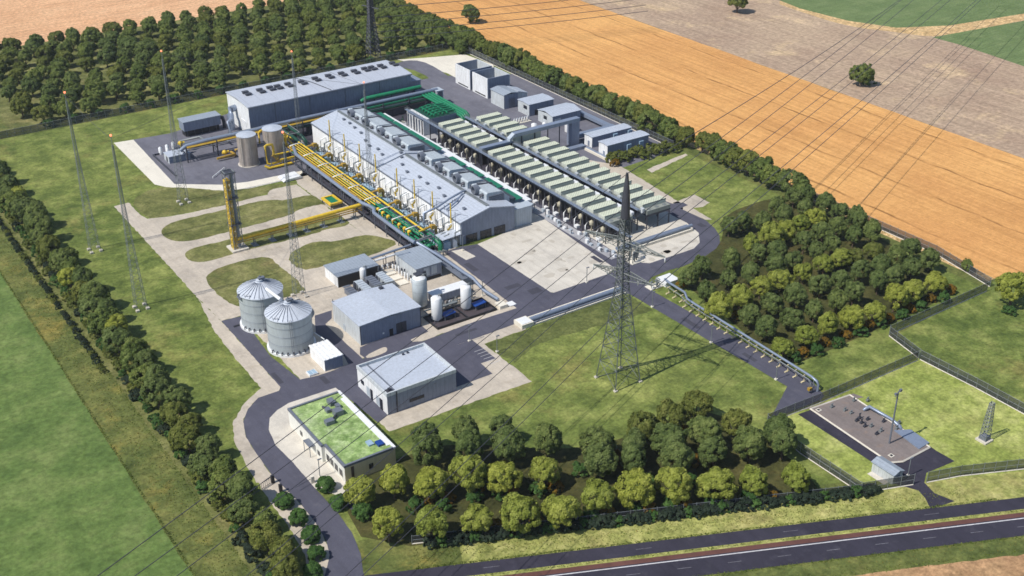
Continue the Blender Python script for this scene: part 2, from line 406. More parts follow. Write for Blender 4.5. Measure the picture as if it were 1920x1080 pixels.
sheet('far_field', PX((1455, -2), (1500, 16), (1590, 39), (1680, 52), (1780, 48), (1860, 35), (1930, 24)) + [(1500, 520), (1500, 2400), (700, 2400)], .028, 'far crop')
sheet('far_meadow', PX((1748, 70), (1800, 84), (1860, 104), (1930, 128)) + [(1400, 200), (1500, 500)] + PX((1930, 37)), .028, 'far crop')
sheet('lawn', [(69, 190), (69, 478), (289, 478), (292, 182), (246, 178), (244, 166), (186, 166), (185, 140), (86, 184)], .02, 'lawn')
sheet('mown_strip', PX((905, 646), (960, 627), (990, 618), (1157, 549), (1178, 554), (1226, 582), (1160, 603), (1060, 628), (1000, 650), (965, 680)), .024, 'dark lawn')
sheet('field_margin', [(60.3, 150), (62.6, 150), (62.6, 478), (60.3, 478)], .022, 'plot grass')
sheet('plantation_floor', [(84, 482), (287, 482), (287, 600), (84, 602)], .022, 'plot grass')
turf('grove shade', G((56, 58, 32), (68, 70, 38), (82, 80, 44), (50, 54, 30), (90, 84, 50)), dry=srgb(98, 82, 46), dryfac=.6)  # tree shade painted into the ground colour under copse and grove
sheet('copse_floor', PX((1262, 515), (1330, 480), (1360, 440), (1345, 415), (1395, 385), (1500, 360), (1560, 372), (1640, 440), (1740, 500), (1790, 540), (1760, 566), (1640, 620), (1520, 672), (1470, 690), (1440, 660), (1330, 570)), .027, 'grove shade', 1)
sheet('grove_floor', PX((690, 1030), (640, 940), (700, 880), (770, 850), (860, 830), (1000, 842), (1100, 840), (1180, 818), (1290, 775), (1340, 772), (1425, 815), (1470, 850), (1530, 905), (1535, 932), (1300, 965), (1000, 1005)), .034, 'grove shade', 1)
sheet('compound_lawn', [(186.2, 166), (185.8, 134.9), (198, 130.4), (223, 118.9), (300, 86), (300, 118), (244, 133), (244, 166)], .026, 'bright lawn')
sheet('right_meadow', [(245, 177), (244.4, 166), (244.4, 134), (310, 100), (340, 150), (299, 182)], .024, 'lawn')
sheet('field_path', [(296, 183), (299.6, 183), (299, 330), (296.5, 330)], .03, 'track')
rstrip('grass_verge', 7, 16, .03, 'verge', -60)
rstrip('roadside_lane', 3.25, 7.1, .05, 'dark asphalt')
rstrip('lane_verge', 2.1, 3.3, .04, 'verge')
rstrip('red_strip', .7, 2.15, .044, 'red earth')
rstrip('highway', -5.1, .75, .05, 'dark asphalt')
rstrip('edge_line', .12, .42, .056, 'white line')
rstrip('highway_verge', -10.7, -5.0, .03, 'meadow')
sheet('brown_field', wob(RF(-140, -10.6), RF(260, -10.6), 200, .3, 5) + [RF(260, -200), RF(-140, -200)], .034, 'brown stubble')
for i, s in enumerate(range(-60, 120, 11)):
    sheet('lane_marking', [RF(s, -2.3), RF(s+3.0, -2.3), RF(s+3.0, -2.2), RF(s, -2.2)], .058, 'worn line')
    if i % 3 == 0: sheet('lane_marking', [RF(s+4, 5.1), RF(s+7.5, 5.1), RF(s+7.5, 5.18), RF(s+4, 5.18)], .058, 'worn line')

# gravel and concrete
sheet('gravel_path', PX((214, 387), (241, 380), (262, 402), (276, 410.5), (310, 407), (357, 399), (430, 381), (502, 365), (508, 355), (556, 346), (678, 437), (748, 455), (800, 490), (700, 500), (620, 520), (560, 560), (480, 590), (450, 592), (415, 602), (372, 560)), .032, 'gravel')
sheet('gravel_yard', PX((450, 592), (563, 712), (608, 702), (655, 682), (690, 668), (790, 640), (888, 604), (971, 578), (832, 473), (748, 455), (700, 470), (600, 500), (511, 487), (576, 545), (560, 560), (470, 590)), .036, 'gravel')
sheet('gravel_strip', PX((553, 335), (600, 300), (862, 462), (835, 475), (800, 490), (748, 455), (735, 450), (690, 440), (678, 437), (557, 344)), .04, 'gravel')
sheet('pavement', PX((372, 560), (400, 617), (445, 677), (490, 728), (470, 745), (453, 763), (436, 795), (439, 827), (460, 869), (474, 892), (480, 905), (520, 905), (509, 890), (481, 851), (461, 820), (456, 791), (465, 767), (484, 746), (523, 733), (526, 726), (415, 602)), .04, 'gravel')
sheet('planted_strip', PX((478, 893), (512, 888), (545, 925), (596, 980), (622, 1040), (612, 1090), (580, 1080), (572, 1040), (540, 985), (505, 940)), .036, 'gravel')
sheet('forecourt', PX((633, 722), (541, 753), (519, 767), (503, 784), (502, 806), (514, 834), (549, 869), (588, 915), (652, 935), (660, 880), (650, 760)), .04, 'concrete')
sheet('concrete_apron', PX((705, 786), (800, 660), (870, 640), (962, 606), (992, 600), (985, 618), (908, 645), (997.5, 715.5), (730, 809)), .034, 'gravel')
sheet('concrete_yard', PX((895, 458), (960, 431), (992, 398), (1010, 403), (1162, 503), (1150, 511), (1070, 546), (1050, 551), (1032, 548)), .044, 'concrete')
sheet('loop_yard', PX((1240, 385), (1251, 396), (1290, 414), (1315, 437), (1318, 456), (1303, 470), (1251, 487), (1218, 497), (1185, 491), (1163, 482), (1090, 435)), .038, 'concrete')
sheet('plant_floor', [(199, 293), (247, 266), (247, 402), (232, 425), (199, 425), (178, 425), (178, 300)], .03, 'floor grey')
sheet('cooler_floor', [(216, 268), (246, 268), (246, 378), (216, 382)], .036, 'shade floor p')  # floor painted dark as the shade under the coolers
sheet('rack_floor', [(162.2, 296), (170.8, 296), (170.8, 398), (162.2, 398)], .046, 'shade floor p')  # ground darkened as painted shade beneath the pipes
sheet('back_yard', [(172, 404.5), (233, 404.5), (233, 423.5), (172, 423.5)], .052, 'shade floor p')  # dark floor painted for shadow and dark machinery between the halls
sheet('yard_floor', [(228, 395), (247, 340), (262, 316), (284, 318), (290, 330), (290, 430), (262, 446), (200, 452), (228, 430)], .034, 'yard asphalt')
sheet('side_strip', [(246, 266), (258, 278), (262, 318), (247, 345)], .036, 'gravel')
sheet('pale_apron', PX((745, 112), (800, 108), (872, 102), (925, 122), (930, 150), (890, 165), (840, 138), (790, 122)), .042, 'pale concrete')
sheet('service_road', PX((735, 122), (760, 113), (790, 114), (820, 128), (850, 150), (880, 172), (930, 200), (880, 205), (820, 160), (790, 135)), .046, 'yard asphalt', 1)
sheet('perimeter_road', [(284, 318), (290, 318), (290, 428), (284, 428)], .044, 'yard asphalt')
sheet('concrete_bank', PX((213, 268), (290, 346), (312, 351), (420, 358), (470, 353), (590, 326), (580, 316), (465, 341), (415, 346.5), (327, 345), (250, 262)), .04, 'pale concrete')
sheet('equipment_yard', PX((250, 262), (320, 250), (430, 212), (500, 205), (600, 262), (572, 319), (465, 341), (415, 346.5), (327, 345)), .05, 'yard asphalt')
sheet('lawn_path', PX((1213, 318), (1285, 288), (1290, 291), (1222, 324)), .036, 'gravel')
sheet('gravel_spur', PX((1262, 380), (1303, 365), (1331, 380), (1318, 388), (1298, 390), (1335, 412), (1322, 412), (1276, 393)), .036, 'gravel')
# grass islands between the gravel paths
z5 = Z(200, 220, 3.176)
for isl in (z5((322, 685), (338, 655), (400, 620), (600, 575), (900, 500), (1000, 490), (1060, 497), (1210, 458), (1260, 480), (1340, 545), (1300, 515), (1210, 530), (1130, 555), (1105, 580), (830, 655), (560, 725), (470, 740), (400, 738), (345, 715)),
            z5((462, 820), (480, 795), (540, 770), (720, 733), (800, 698), (1100, 630), (1200, 604), (1340, 560), (1400, 592), (1462, 640), (1290, 670), (1260, 690), (830, 790), (640, 850), (560, 865), (490, 855)),
            z5((586, 960), (610, 930), (680, 890), (900, 830), (985, 838), (1000, 862), (1195, 1022), (1150, 1050), (900, 1120), (760, 1130), (640, 1040)),
            z5((1062, 828), (1200, 748), (1290, 737), (1350, 742), (1520, 700), (1600, 705), (1750, 745), (1640, 800), (1500, 845), (1290, 890), (1150, 915)),
            z5((245, 602), (300, 600), (500, 565), (700, 525), (955, 458), (978, 428), (1130, 395), (1130, 382), (850, 425), (700, 440), (500, 420), (290, 415), (130, 500))):
    sheet('grass_island', isl, .05, 'plot grass', 1)
# asphalt
sheet('entrance_road', PX((600, 1110), (611, 1072), (618, 1041), (611, 1013), (590, 978), (562, 943), (537, 918), (509, 890), (481, 851), (461.6, 820), (456, 791), (465, 767), (484.5, 746), (523, 733), (600, 703), (660, 684), (629, 727), (541, 756), (520, 769), (505.6, 784), (504, 806), (516, 834), (551, 869), (590, 915), (632, 960), (660, 999), (676, 1038), (681, 1073), (690, 1110)), .052, 'asphalt', 0)
sheet('site_road', PX((415, 602), (452, 593), (507, 668), (563, 712), (600, 706), (523, 735), (526, 726)), .056, 'asphalt')
sheet('site_road', PX((540, 726), (563, 712), (608, 702), (653, 683), (645, 668), (592, 625), (590, 592), (622, 582), (622, 597), (610, 608), (680, 673), (720, 690), (690, 700), (629, 727)), .060, 'asphalt')
sheet('site_road', PX((629, 727), (655, 688), (720, 670), (740, 700), (726, 778), (709, 793)), .064, 'asphalt')
sheet('site_road', PX((655, 690), (680, 673), (774, 641), (793, 640), (888, 604), (969, 578), (1030, 552), (1180, 500), (1205, 530), (1157, 542), (962, 609), (885, 637), (853, 648), (800, 670), (700, 720)), .068, 'asphalt')
sheet('workshop_forecourt', PX((675, 652), (690, 645), (790, 610), (803, 622), (770, 637), (776, 645), (690, 676), (675, 665)), .072, 'asphalt')
sheet('gravel_island', PX((684, 668), (716, 652), (724, 651), (727, 656), (722, 662), (690, 673)), .078, 'gravel', 1)
sheet('yard_road', PX((832, 473), (866, 462), (895, 458), (1032, 548), (1045, 552), (1060, 566), (971, 580)), .064, 'asphalt')
sheet('gravel_square', PX((846, 471), (867, 467), (892, 481), (874, 488)), .07, 'concrete')
sheet('loop_road', PX((1004, 374), (1058, 416), (1124, 455), (1163, 479), (1179, 487), (1195, 492), (1218, 494), (1251, 483), (1285, 472), (1301, 466), (1312, 455), (1310, 437), (1288, 418), (1260, 404), (1244, 392), (1244, 376), (1260, 382), (1281, 380), (1290, 385), (1275, 391), (1323, 413), (1340, 428), (1349, 442), (1350, 455), (1343, 466), (1319, 483), (1277, 501), (1253, 507), (1222, 520), (1209, 540), (1180, 552), (1150, 545), (1140, 515), (1155, 505), (1012, 405), (978, 385)), .072, 'asphalt')
sheet('drive', PX((1176, 549), (1211, 539), (1520, 712), (1545, 742), (1540, 750), (1438, 792), (1432, 797), (1450, 775), (1476, 725)), .076, 'asphalt')
sheet('parking_area', PX((800, 668), (853, 648), (885, 637.5), (929, 672), (901.5, 681.5), (923.5, 701), (856, 726)), .072, 'asphalt')
for i in range(6):
    x = 145.6+i*.0; y = 236.6-i*1.55
    sheet('bay_marking', [(146.2, y), (149.6, y), (149.6, y+.14), (146.2, y+.14)], .078, 'white line')
sheet('compound_road', PX((1496, 777), (1522, 768), (1560, 770), (1680, 850), (1745, 838), (1755, 845), (1790, 865), (1737, 887), (1733, 905), (1752, 925), (1790, 940), (1745, 955), (1735, 935), (1722, 920), (1668, 905), (1640, 870)), .06, 'dark asphalt')
sheet('gravel_pad_apron', PX((1500, 770), (1519, 764), (1600, 738), (1620, 745)), .05, 'pad gravel')

paving('patch tar', srgb(66, 66, 76), .1)
paving('oil stain', srgb(180, 173, 161), .08)
rr = random.Random(17)
def blob(x, y, rx, ry, n=14):
    return [(x+rx*math.cos(6.283*k/n)*rr.uniform(.7, 1.2), y+ry*math.sin(6.283*k/n)*rr.uniform(.7, 1.2)) for k in range(n)]
for x, y, w, d in ((176, 262, 5, 2.2), (172.5, 280, 2, 6), (180, 256, 4, 3), (205, 246, 6, 1.6), (208, 262, 1.6, 5), (150, 247, 7, 1.2), (106, 247, 1.5, 4), (96, 255, 1.2, 6), (205.5, 215, 1.6, 7), (206.3, 192, 1.4, 5), (252, 262, 2, 3), (132, 248, 5, 1.5), (88, 196, 2, 4)):
    sheet('road_patch', [(x-w/2, y-d/2), (x+w/2, y-d/2), (x+w/2, y+d/2), (x-w/2, y+d/2)], .0815, 'patch tar')
for k in range(16):
    x, y = rr.uniform(186, 208), rr.uniform(258, 292); q = blob(x, y, rr.uniform(.5, 2.6), rr.uniform(.4, 1.6)); sheet('concrete_stain', q, .0475, 'oil stain', 1)
for k in range(10):
    x, y = rr.uniform(222, 246), rr.uniform(248, 258); q = blob(x, y, rr.uniform(.5, 2.2), rr.uniform(.4, 1.4)); sheet('concrete_stain', q, .0485, 'oil stain', 1)
for x in range(190, 210, 6):
    sheet('concrete_joint', [(x, 252), (x+.12, 252), (x+.12, 293), (x, 293)], .0465, 'oil stain')

# ------------------------------------------------------------------ large halls
def gable_x(b, x0, x1, y0, y1, z, rise, over=.4, m=0, th=.35):
    """roof shell with its ridge along x"""
    ym = (y0+y1)/2
    b.xprism([(y0-over, z), (ym, z+rise), (y1+over, z), (y1+over, z+th), (ym, z+rise+th), (y0-over, z+th)], x0-over, x1+over, m)
# --- long hall
t = thing('compressor_hall', 'long grey windowless hall with low white roof and rows of vents, beside the tree plantation', 'hall', (197, 435, 0))
b = MB(); b.box(161, 234, 424.5, 446.5, 0, 11.9); b.build('wall', 'grey shade cladding', t)
b = MB(); b.box(160.9, 160.99, 424.5, 446.5, 0.2, 11.9); b.build('end_wall', 'white cladding', t)  # lit end painted white where the rest holds shade grey
b = MB(); gable_x(b, 161, 234, 424.5, 446.5, 11.9, .7); b.build('roof', 'roof sheet long', t)
b = MB(); b.box(160.75, 160.95, 428.5, 433.2, 0, 5.2); b.build('door', 'white paint', t)
for p_ in ((460, 174.5), (487.5, 170.6), (505.7, 165.4), (520, 163), (539.6, 159), (565.6, 155), (590, 148), (615, 143), (640, 139), (664.6, 135), (683, 130), (696, 127.6), (714, 125), (736, 120)):
    x, y = P(p_[0], p_[1], 12.9); y = 436.0 + (y-436)*.5
    b = MB()
    for dy in (-1.6, 1.5):
        b.box(x-1.1, x+1.1, y+dy-.75, y+dy+.75, 12.3, 13.5); b.box(x-1.3, x+1.3, y+dy-.95, y+dy+.95, 13.5, 13.7)
    b.build('roof_vent', 'dark steel', t)
b = MB(); b.box(234.05, 240, 427, 441, 0, 7.5); b.box(233.9, 240.3, 426.7, 441.3, 7.5, 7.8); b.box(236, 239, 424.5, 427, 0, 4); b.build('annex', 'grey shade cladding', t)
b = MB(); b.tube([(196.8, 424.2, 12.4), (193.5, 436, 13.15), (191, 446, 12.5)], .13, 5); b.build('roof_cable_tray', 'dark steel', t)
t0 = t
b = MB(); b.box(160.7, 234.3, 423.75, 424.05, 11.75, 12.0); b.build('gutter', 'grey steel', t)
for x in (172, 187, 203, 219):
    b = MB(); b.tube([(x, 424.3, 11.8), (x, 424.3, .1)], .12, 6); b.build('downpipe', 'grey steel', t)
# duct at its end
b = MB(); b.tube([(157.5, 436, 0), (157.5, 436, 6.5), (158.6, 437.5, 8), (160.8, 438, 8.2)], 1.3, 12); b.tube([(155.5, 433, 0), (155.5, 433, 4.5), (157.5, 435, 5)], .7, 10)
tag(b.build('exhaust_duct', 'pipe grey', loc=(157.5, 436, 0)), 'fat grey bent duct standing against the white end of the long hall', 'duct')

# --- engine hall
t = thing('engine_hall', 'long pale gabled engine hall with three dark bay doors facing the concrete yard', 'hall', (188, 348, 0))
def ehall(y0, y1, dz):
    b = MB(); b.yprism([(178.3, 0), (199, 0), (199, 8.3+dz), (189.2, 10.3+dz), (178.3, 7.7+dz)], y0, y1)
    b.build('wall', 'pale cladding', t)
    b = MB(); b.yprism([(177.9, 7.7+dz), (189.2, 10.35+dz), (199.3, 8.3+dz), (199.3, 8.6+dz), (189.2, 10.7+dz), (177.9, 8.05+dz)], y0-.3, y1+.3)
    b.build('roof', 'roof sheet', t)
ehall(295, 350, 0); ehall(350.4, 404, .5)
b = MB(); b.yprism([(178.35, .05), (198.95, .05), (198.95, 8.25), (189.2, 10.25), (178.35, 7.6)], 294.85, 294.98); b.build('gable_shade_skin', 'grey shade cladding', t)  # gable shade painted as a darker skin over the pale wall
b = MB(); b.box(177.6, 177.9, 294.8, 350.2, 7.55, 7.8); b.box(177.6, 177.9, 350.3, 404.2, 8.05, 8.3); b.build('gutter', 'grey steel', t)
for x0 in (179.9, 185.4, 190.8):
    b = MB(); b.box(x0, x0+4.3, 294.72, 294.84, .15, 3.0); d = b.build('bay_door', 'glass', t)
    b = MB()
    for k in range(4): b.box(x0+.05+k*1.4-.05, x0+.05+k*1.4+.06, 294.66, 294.715, .15, 3.0)
    b.box(x0, x0+4.3, 294.64, 294.655, 1.5, 1.6); b.build('frame', 'dark steel', d)
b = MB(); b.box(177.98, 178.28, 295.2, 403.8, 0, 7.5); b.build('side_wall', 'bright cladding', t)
b = MB(); b.box(188.6, 189.8, 296, 349.5, 10.75, 10.95); b.box(188.7, 189.7, 352, 403, 11.25, 11.45)
for y in range(297, 404, 3):
    z = 11.0 if y < 350 else 11.5
    b.bar((188.6, y, z-.2), (188.6, y, z+.9), .07); 
b.bar((188.6, 297, 11.9), (188.6, 349, 11.9), .07); b.bar((188.6, 352, 12.4), (188.6, 403, 12.4), .07)
b.build('ridge_walkway', 'galvanised', t)
for k, (x, y) in enumerate(((183, 300.5), (184, 307), (183, 313), (184.5, 319), (183.5, 325), (184, 331), (183, 338), (184.5, 344), (183, 356), (184, 361), (183.2, 366), (184.2, 371), (186, 378), (186.5, 384), (187, 389), (187, 394), (187, 349), (188, 351.2))):
    z = 7.9+(x-178)*.235+(.5 if y > 350 else 0)
    b = MB(); b.box(x-.35, x+.35, y-.5, y+.5, z-.1, z+.75); b.box(x-.5, x+.5, y-.65, y+.65, z+.75, z+.85); b.build('roof_vent', 'grey steel', t)
b = MB(); b.box(199.4, 209, 300, 402, 0, 5.9); b.build('side_annex', 'pale cladding', t)
b = MB(); b.box(199.35, 209.3, 299.7, 402.3, 5.9, 6.2); b.build('annex_roof', 'roof membrane', t)
b = MB(); b.box(206.6, 209.2, 299.8, 402.2, 6.203, 6.5); b.build('roof_edge', 'white paint', t)
b = MB()
prof = [(199.6, 296.6), (200.4, 295.8), (206.4, 295.8), (207.2, 296.6), (207.2, 299.5), (199.6, 299.5)]
b.prism(prof, 0, 6.3); b.prism([(199.5, 296.5), (200.3, 295.7), (206.5, 295.7), (207.3, 296.5), (207.3, 299.6), (199.5, 299.6)], 6.3, 6.6)
b.build('stair_block', 'pale panel', t)
# --- intake housings on its roof slope, four + four
YC = [305.5, 317.2, 329, 341, 358.5, 370.5, 382.5, 394.5]
def intake():
    t = thing('air_intake', 'x', 'air intake', (192, 0, 9), 'intake housings on the engine hall roof')
    b = MB(); b.yprism([(191.9, 9.0), (198.9, 8.0), (198.9, 11.3), (197.6, 12.1), (192.4, 12.6), (191.9, 12.2)], -4.7, 4.7)
    b.build('housing', 'intake grey', t)
    b = MB(); b.yprism([(198.92, 8.0), (201.2, 7.4), (201.2, 9.0), (198.92, 11.0)], -4.4, 4.4); b.build('hood', 'pale panel', t)
    b = MB()
    for k in range(5): b.box(192.6, 198.6, -5.1, -4.72, 8.9+k*.55, 9.2+k*.55)
    b.build('louver', 'grey steel', t)
    b = MB(); b.yprism([(193.4, 12.55), (199.2, 11.65), (199.2, 12.0), (193.4, 12.95)], 2.9, 3.7); b.build('silencer_slot', 'dark steel', t)
    b = MB(); b.box(201.25, 203.4, -4.6, 4.6, 8.05, 8.25); b.bar((203.3, -4, 6.2), (203.3, -4, 8.0), .15); b.bar((203.3, 4, 6.2), (203.3, 4, 8.0), .15); b.build('grating', 'dark steel', t)
    b = MB(); b.box(203.45, 206.0, -5.2, 4.2, 7.5, 7.7); b.bar((205.8, -4, 6.2), (205.8, -4, 7.5), .15); b.bar((205.8, 3, 6.2), (205.8, 3, 7.5), .15); b.build('green_platform', 'mid green', t)
    b = MB(); n = 20
    for k in range(n):
        a0, a1 = 2*math.pi*k/n, 2*math.pi*(k+1)/n
        for x, ro, ri in ((190.4, 1.55, 1.05),):
            q = lambda x_, r_, a: (x_, r_*math.cos(a)+1.2, 12.1+r_*math.sin(a))
            b.face([q(190.4, ro, a0), q(190.4, ro, a1), q(192.19, ro, a1), q(192.19, ro, a0)], 0, True)
            b.face([q(190.4, ri, a1), q(190.4, ri, a0), q(192.19, ri, a0), q(192.19, ri, a1)], 0, True)
            b.face([q(190.4, ri, a0), q(190.4, ri, a1), q(190.4, ro, a1), q(190.4, ro, a0)], 0)
    b.build('intake_ring', 'grey steel', t)
    b = MB(); b.tube([(190.8, -2.4, 10.2), (190.8, -2.4, 11.2), (192.1, -2.6, 11.5)], .5, 8); b.build('vent_pipe', 'dark steel', t)
    return t
proto = intake()
for i, y in enumerate(YC):
    o = proto if i == 0 else copy_tree(proto)
    o.location = (192, y, 9 + (.45 if y > 350 else 0))
    if i > 3: o.scale = (1, 1.2, .86)
    o['label'] = 'grey intake housing with round ring, %s along the engine hall ridge from the bay doors' % nth(i+1)
# --- yellow vent stacks and skids along the white side of the hall
def unit(i, y):
    t = thing('vent_stack', 'thin yellow vent stack against the white hall wall, %s from the bay doors' % nth(i+1), 'vent stack', (177.2, y, 0), 'yellow vent stacks beside the engine hall')
    b = MB(); b.tube([(177.3, y, 5), (177.3, y, 13.3 if i < 7 else 15)], [.27, .2], 6); b.build('pipe', 'yellow', t)
    b = MB(); b.tube([(177.3, y, 5), (176.2, y, 4.4), (176.2, y-.8, 2.6)], .3, 6); b.tube([(175.6, y-1.6, .0), (175.6, y-1.6, 2.8), (176.2, y-.8, 2.8)], .35, 6); b.build('elbow', 'yellow', t)
    b = MB(); b.tube([(177.2, y+1.2, 0), (177.2, y+1.2, 11.0)], .1, 5); b.bar((177.2, y+1.2, 10.4), (180.5, y+.6, 9.8), .09); b.build('steel_post', 'grey steel', t)
    b = MB(); b.tube([(176.9, y-3.4, 0), (176.9, y-3.4, 11.6)], .09, 5); b.bar((176.9, y-3.4, 11), (181.5, y-3.8, 9.3), .08); b.bar((176.9, y-3.4, 8.6), (177.2, y+1.2, 8.6), .1); b.build('steel_post', 'grey steel', t)
    s = thing('gas_skid', 'pale blue equipment skid with white cabinets, %s along the pipe rack from the bay doors' % nth(i+1), 'equipment skid', (174, y-3, 0), 'equipment skids beside the engine hall')
    b = MB(); b.box(171.6, 174.2, y-4.6, y+3.6, .2, 2.5); b.box(171.3, 174.5, y-4.9, y+3.9, 0, .2); b.box(172, 173.9, y-4, y+3, 2.5, 2.8); b.build('enclosure', 'pale blue', s)
    b = MB()
    for k, dy in enumerate((-4.2, -1.4, 1.6, 4.4)): b.box(174.9, 176.4, y+dy-.9, y+dy+.8, 0, 2.2+.5*(k % 2)); b.box(175.0, 176.2, y+dy-.6, y+dy+.5, 2.2+.5*(k % 2), 3.0+.5*(k % 2))
    b.build('cabinet', 'white paint', s)
    b = MB()
    for dy in (-3, -1, 1, 3): b.tube([(172.8, y+dy, 2.7), (172.8, y+dy, 4.0), (174.6, y+dy+.3, 4.0), (174.9, y+dy+.3, 1.0)], .16, 6)
    b.build('pipework', 'galvanised', s)
    b = MB(); b.tube([(168.6, y+2.4, 5.5), (171.2, y+2.4, 5.8), (173, y+2.4, 5.2), (173, y+2.4, 2.6)], .42, 8); b.lathe(171.6, y+2.4, [(0, 5.2), (.9, 5.4), (.9, 6.3), (0, 6.6)], 10); b.box(170.8, 172.4, y+1.3, y+2.0, 5.2, 6.5); b.build('valve_header', 'ochre', s)
    for k, dy in enumerate((-5.2, -.2, 2.2, 5.4)):
        b = MB(); b.tube([(175.6, y+dy, 3.0), (175.6, y+dy, 5.4+.5*(k % 2)), (178, y+dy, 5.9+.5*(k % 2))], .22, 6); b.build('riser', 'white paint' if k % 2 else 'galvanised', s)
    b = MB(); b.tube([(174.5, y-2.4, 0), (174.5, y-2.4, 4.6)], .3, 8); b.tube([(176, y+2.6, 0), (176, y+2.6, 5.2)], .25, 8); b.build('muffler', 'white paint', s)
for i, y in enumerate((299.5, 311, 323, 335, 350.5, 362.5, 374.5, 386.5)): unit(i, y)
# yard pipe gallery over the front section roof
t = thing('roof_pipe_bridge', 'grey twin pipe bridge climbing from the rack across the engine hall roof', 'pipe bridge', (170, 306, 0))
b = MB(); b.tube([(171, 306, 0), (171, 306, 9), (177, 307, 9.4), (182, 308, 10.6), (187.5, 309, 11.4), (189.2, 309.5, 11.2)], .35, 8); b.build('pipe', 'pipe grey', t)
b = MB(); b.tube([(178.6, 304.2, 9), (183, 305.5, 10.2), (187, 308, 11.2)], .3, 8); b.build('pipe', 'pipe grey', t)
b = MB(); b.bar((178.8, 306, 8.4), (178.8, 306, 9.8), .2); b.bar((178.8, 304.4, 8.2), (178.8, 304.4, 9.2), .2); b.bar((182.5, 307, 9.0), (182.5, 307, 10.4), .2); b.build('support', 'grey steel', t)

# ------------------------------------------------------------------ pipe rack in front of the engine hall
t = thing('pipe_rack', 'long steel pipe rack of yellow and green pipes beside the engine hall', 'pipe rack', (166, 345, 0))
for k, y in enumerate(range(297, 398, 10)):
    b = MB()
    for x in (162.6, 169.6): b.box(x-.15, x+.15, y-.15, y+.15, 0, 5.9)
    b.box(162.4, 169.8, y-.14, y+.14, 4.5, 4.75); b.box(162.4, 169.8, y-.12, y+.12, 3.0, 3.2); b.build('column', 'grey steel', t)
for x in (162.6, 169.6):
    b = MB(); b.box(x-.1, x+.1, 295, 398, 4.25, 4.5); b.build('beam', 'grey steel', t)
for k, x in enumerate((164.1, 165.15, 166.2, 167.25)):
    b = MB(); b.tube([(x, 330 - (1.5 if k % 2 else 0), 5.1), (x, 396, 5.1)], .2, 8); b.build('pipe', 'yellow', t)
b = MB(); b.tube([(168.5, 302, 5.15), (168.5, 396, 5.15)], .33, 8); b.tube([(168.5, 302.2, 5.15), (166.9, 302.2, 5.15)], .33, 8); b.build('pipe', 'yellow', t)
b = MB(); b.tube([(163.4, 335, 4.9), (163.4, 396, 4.9)], .3, 8); b.build('pipe', 'ochre', t)
for x in (164.2, 165.6, 167.0):
    b = MB(); b.tube([(x, 298, 3.55), (x, 332, 3.55), (x, 394, 3.4)], .35, 8); b.build('pipe', 'green pipe', t)
b = MB(); b.tube([(170.5, 299, 3.6), (170.5, 396, 3.6)], .55, 10); b.build('pipe', 'deep green', t)
b = MB(); b.tube([(165.8, 331, 4.9), (165.8, 300, 4.9)], .3, 8); b.tube([(167.0, 329, 4.7), (167.0, 300, 4.7)], .28, 8); b.build('pipe', 'green pipe', t)
for y in (303.5, 306.5, 310, 314, 317.5, 321, 324.5):
    b = MB(); b.tube([(163.6, y, 4.2), (163.6, y, 5.2), (164.6, y, 5.4)], .34, 8); b.lathe(164.1, y, [(0, 5.0), (.6, 5.1), (.6, 5.7), (0, 5.9)], 10); b.build('valve', 'yellow', t)
for y in (304, 313, 322, 332, 344, 356, 368, 380, 392):
    b = MB(); b.tube([(163, y+.4, 4.8), (163.3, y+.4, 6.0), (166, y+.4, 6.25), (168.8, y+.4, 6.0), (169.3, y+.4, 4.8)], .16, 6); b.build('pipe_hoop', 'white paint', t)
b = MB(); b.tube([(164, 396.5, 5.2), (164, 400, 5.6), (166, 402.5, 6.2)], .3, 8); b.tube([(166, 396.5, 5.1), (166, 401, 5.6), (168, 404, 6.2)], .3, 8); b.build('pipe_bend', 'yellow', t)
# blue-grey main in front
t = thing('steam_main', 'thick blue grey pipe running along the open side of the pipe rack', 'pipe', (162, 340, 0))
b = MB(); b.tube([(164.6, 392, 5.2), (163.4, 388.5, 5.5), (162.0, 384, 5.6), (161.6, 340, 5.6), (161.7, 331, 5.6), (162.6, 328, 5.6), (162.8, 325, 5.6), (161.2, 322, 5.6), (161, 300, 5.6), (161.2, 295, 5.6)], .6, 12); b.build('pipe', 'pipe grey', t)
for y in range(298, 385, 8):
    b = MB(); b.box(161.15, 161.4, y-.12, y+.12, 0, 5.2); b.box(160.6, 161.9, y-.1, y+.1, 4.8, 5.0); b.build('support', 'grey steel', t)
for y in range(300, 384, 6):
    b = MB(); b.tube([(160.9, y, 5.2), (160.9, y, 3.2)], .12, 5); b.build('drip_leg', 'dark steel', t)
b = MB(); b.box(160.2, 160.9, 296, 386, 2.9, 3.05); b.build('cable_tray', 'dark steel', t)
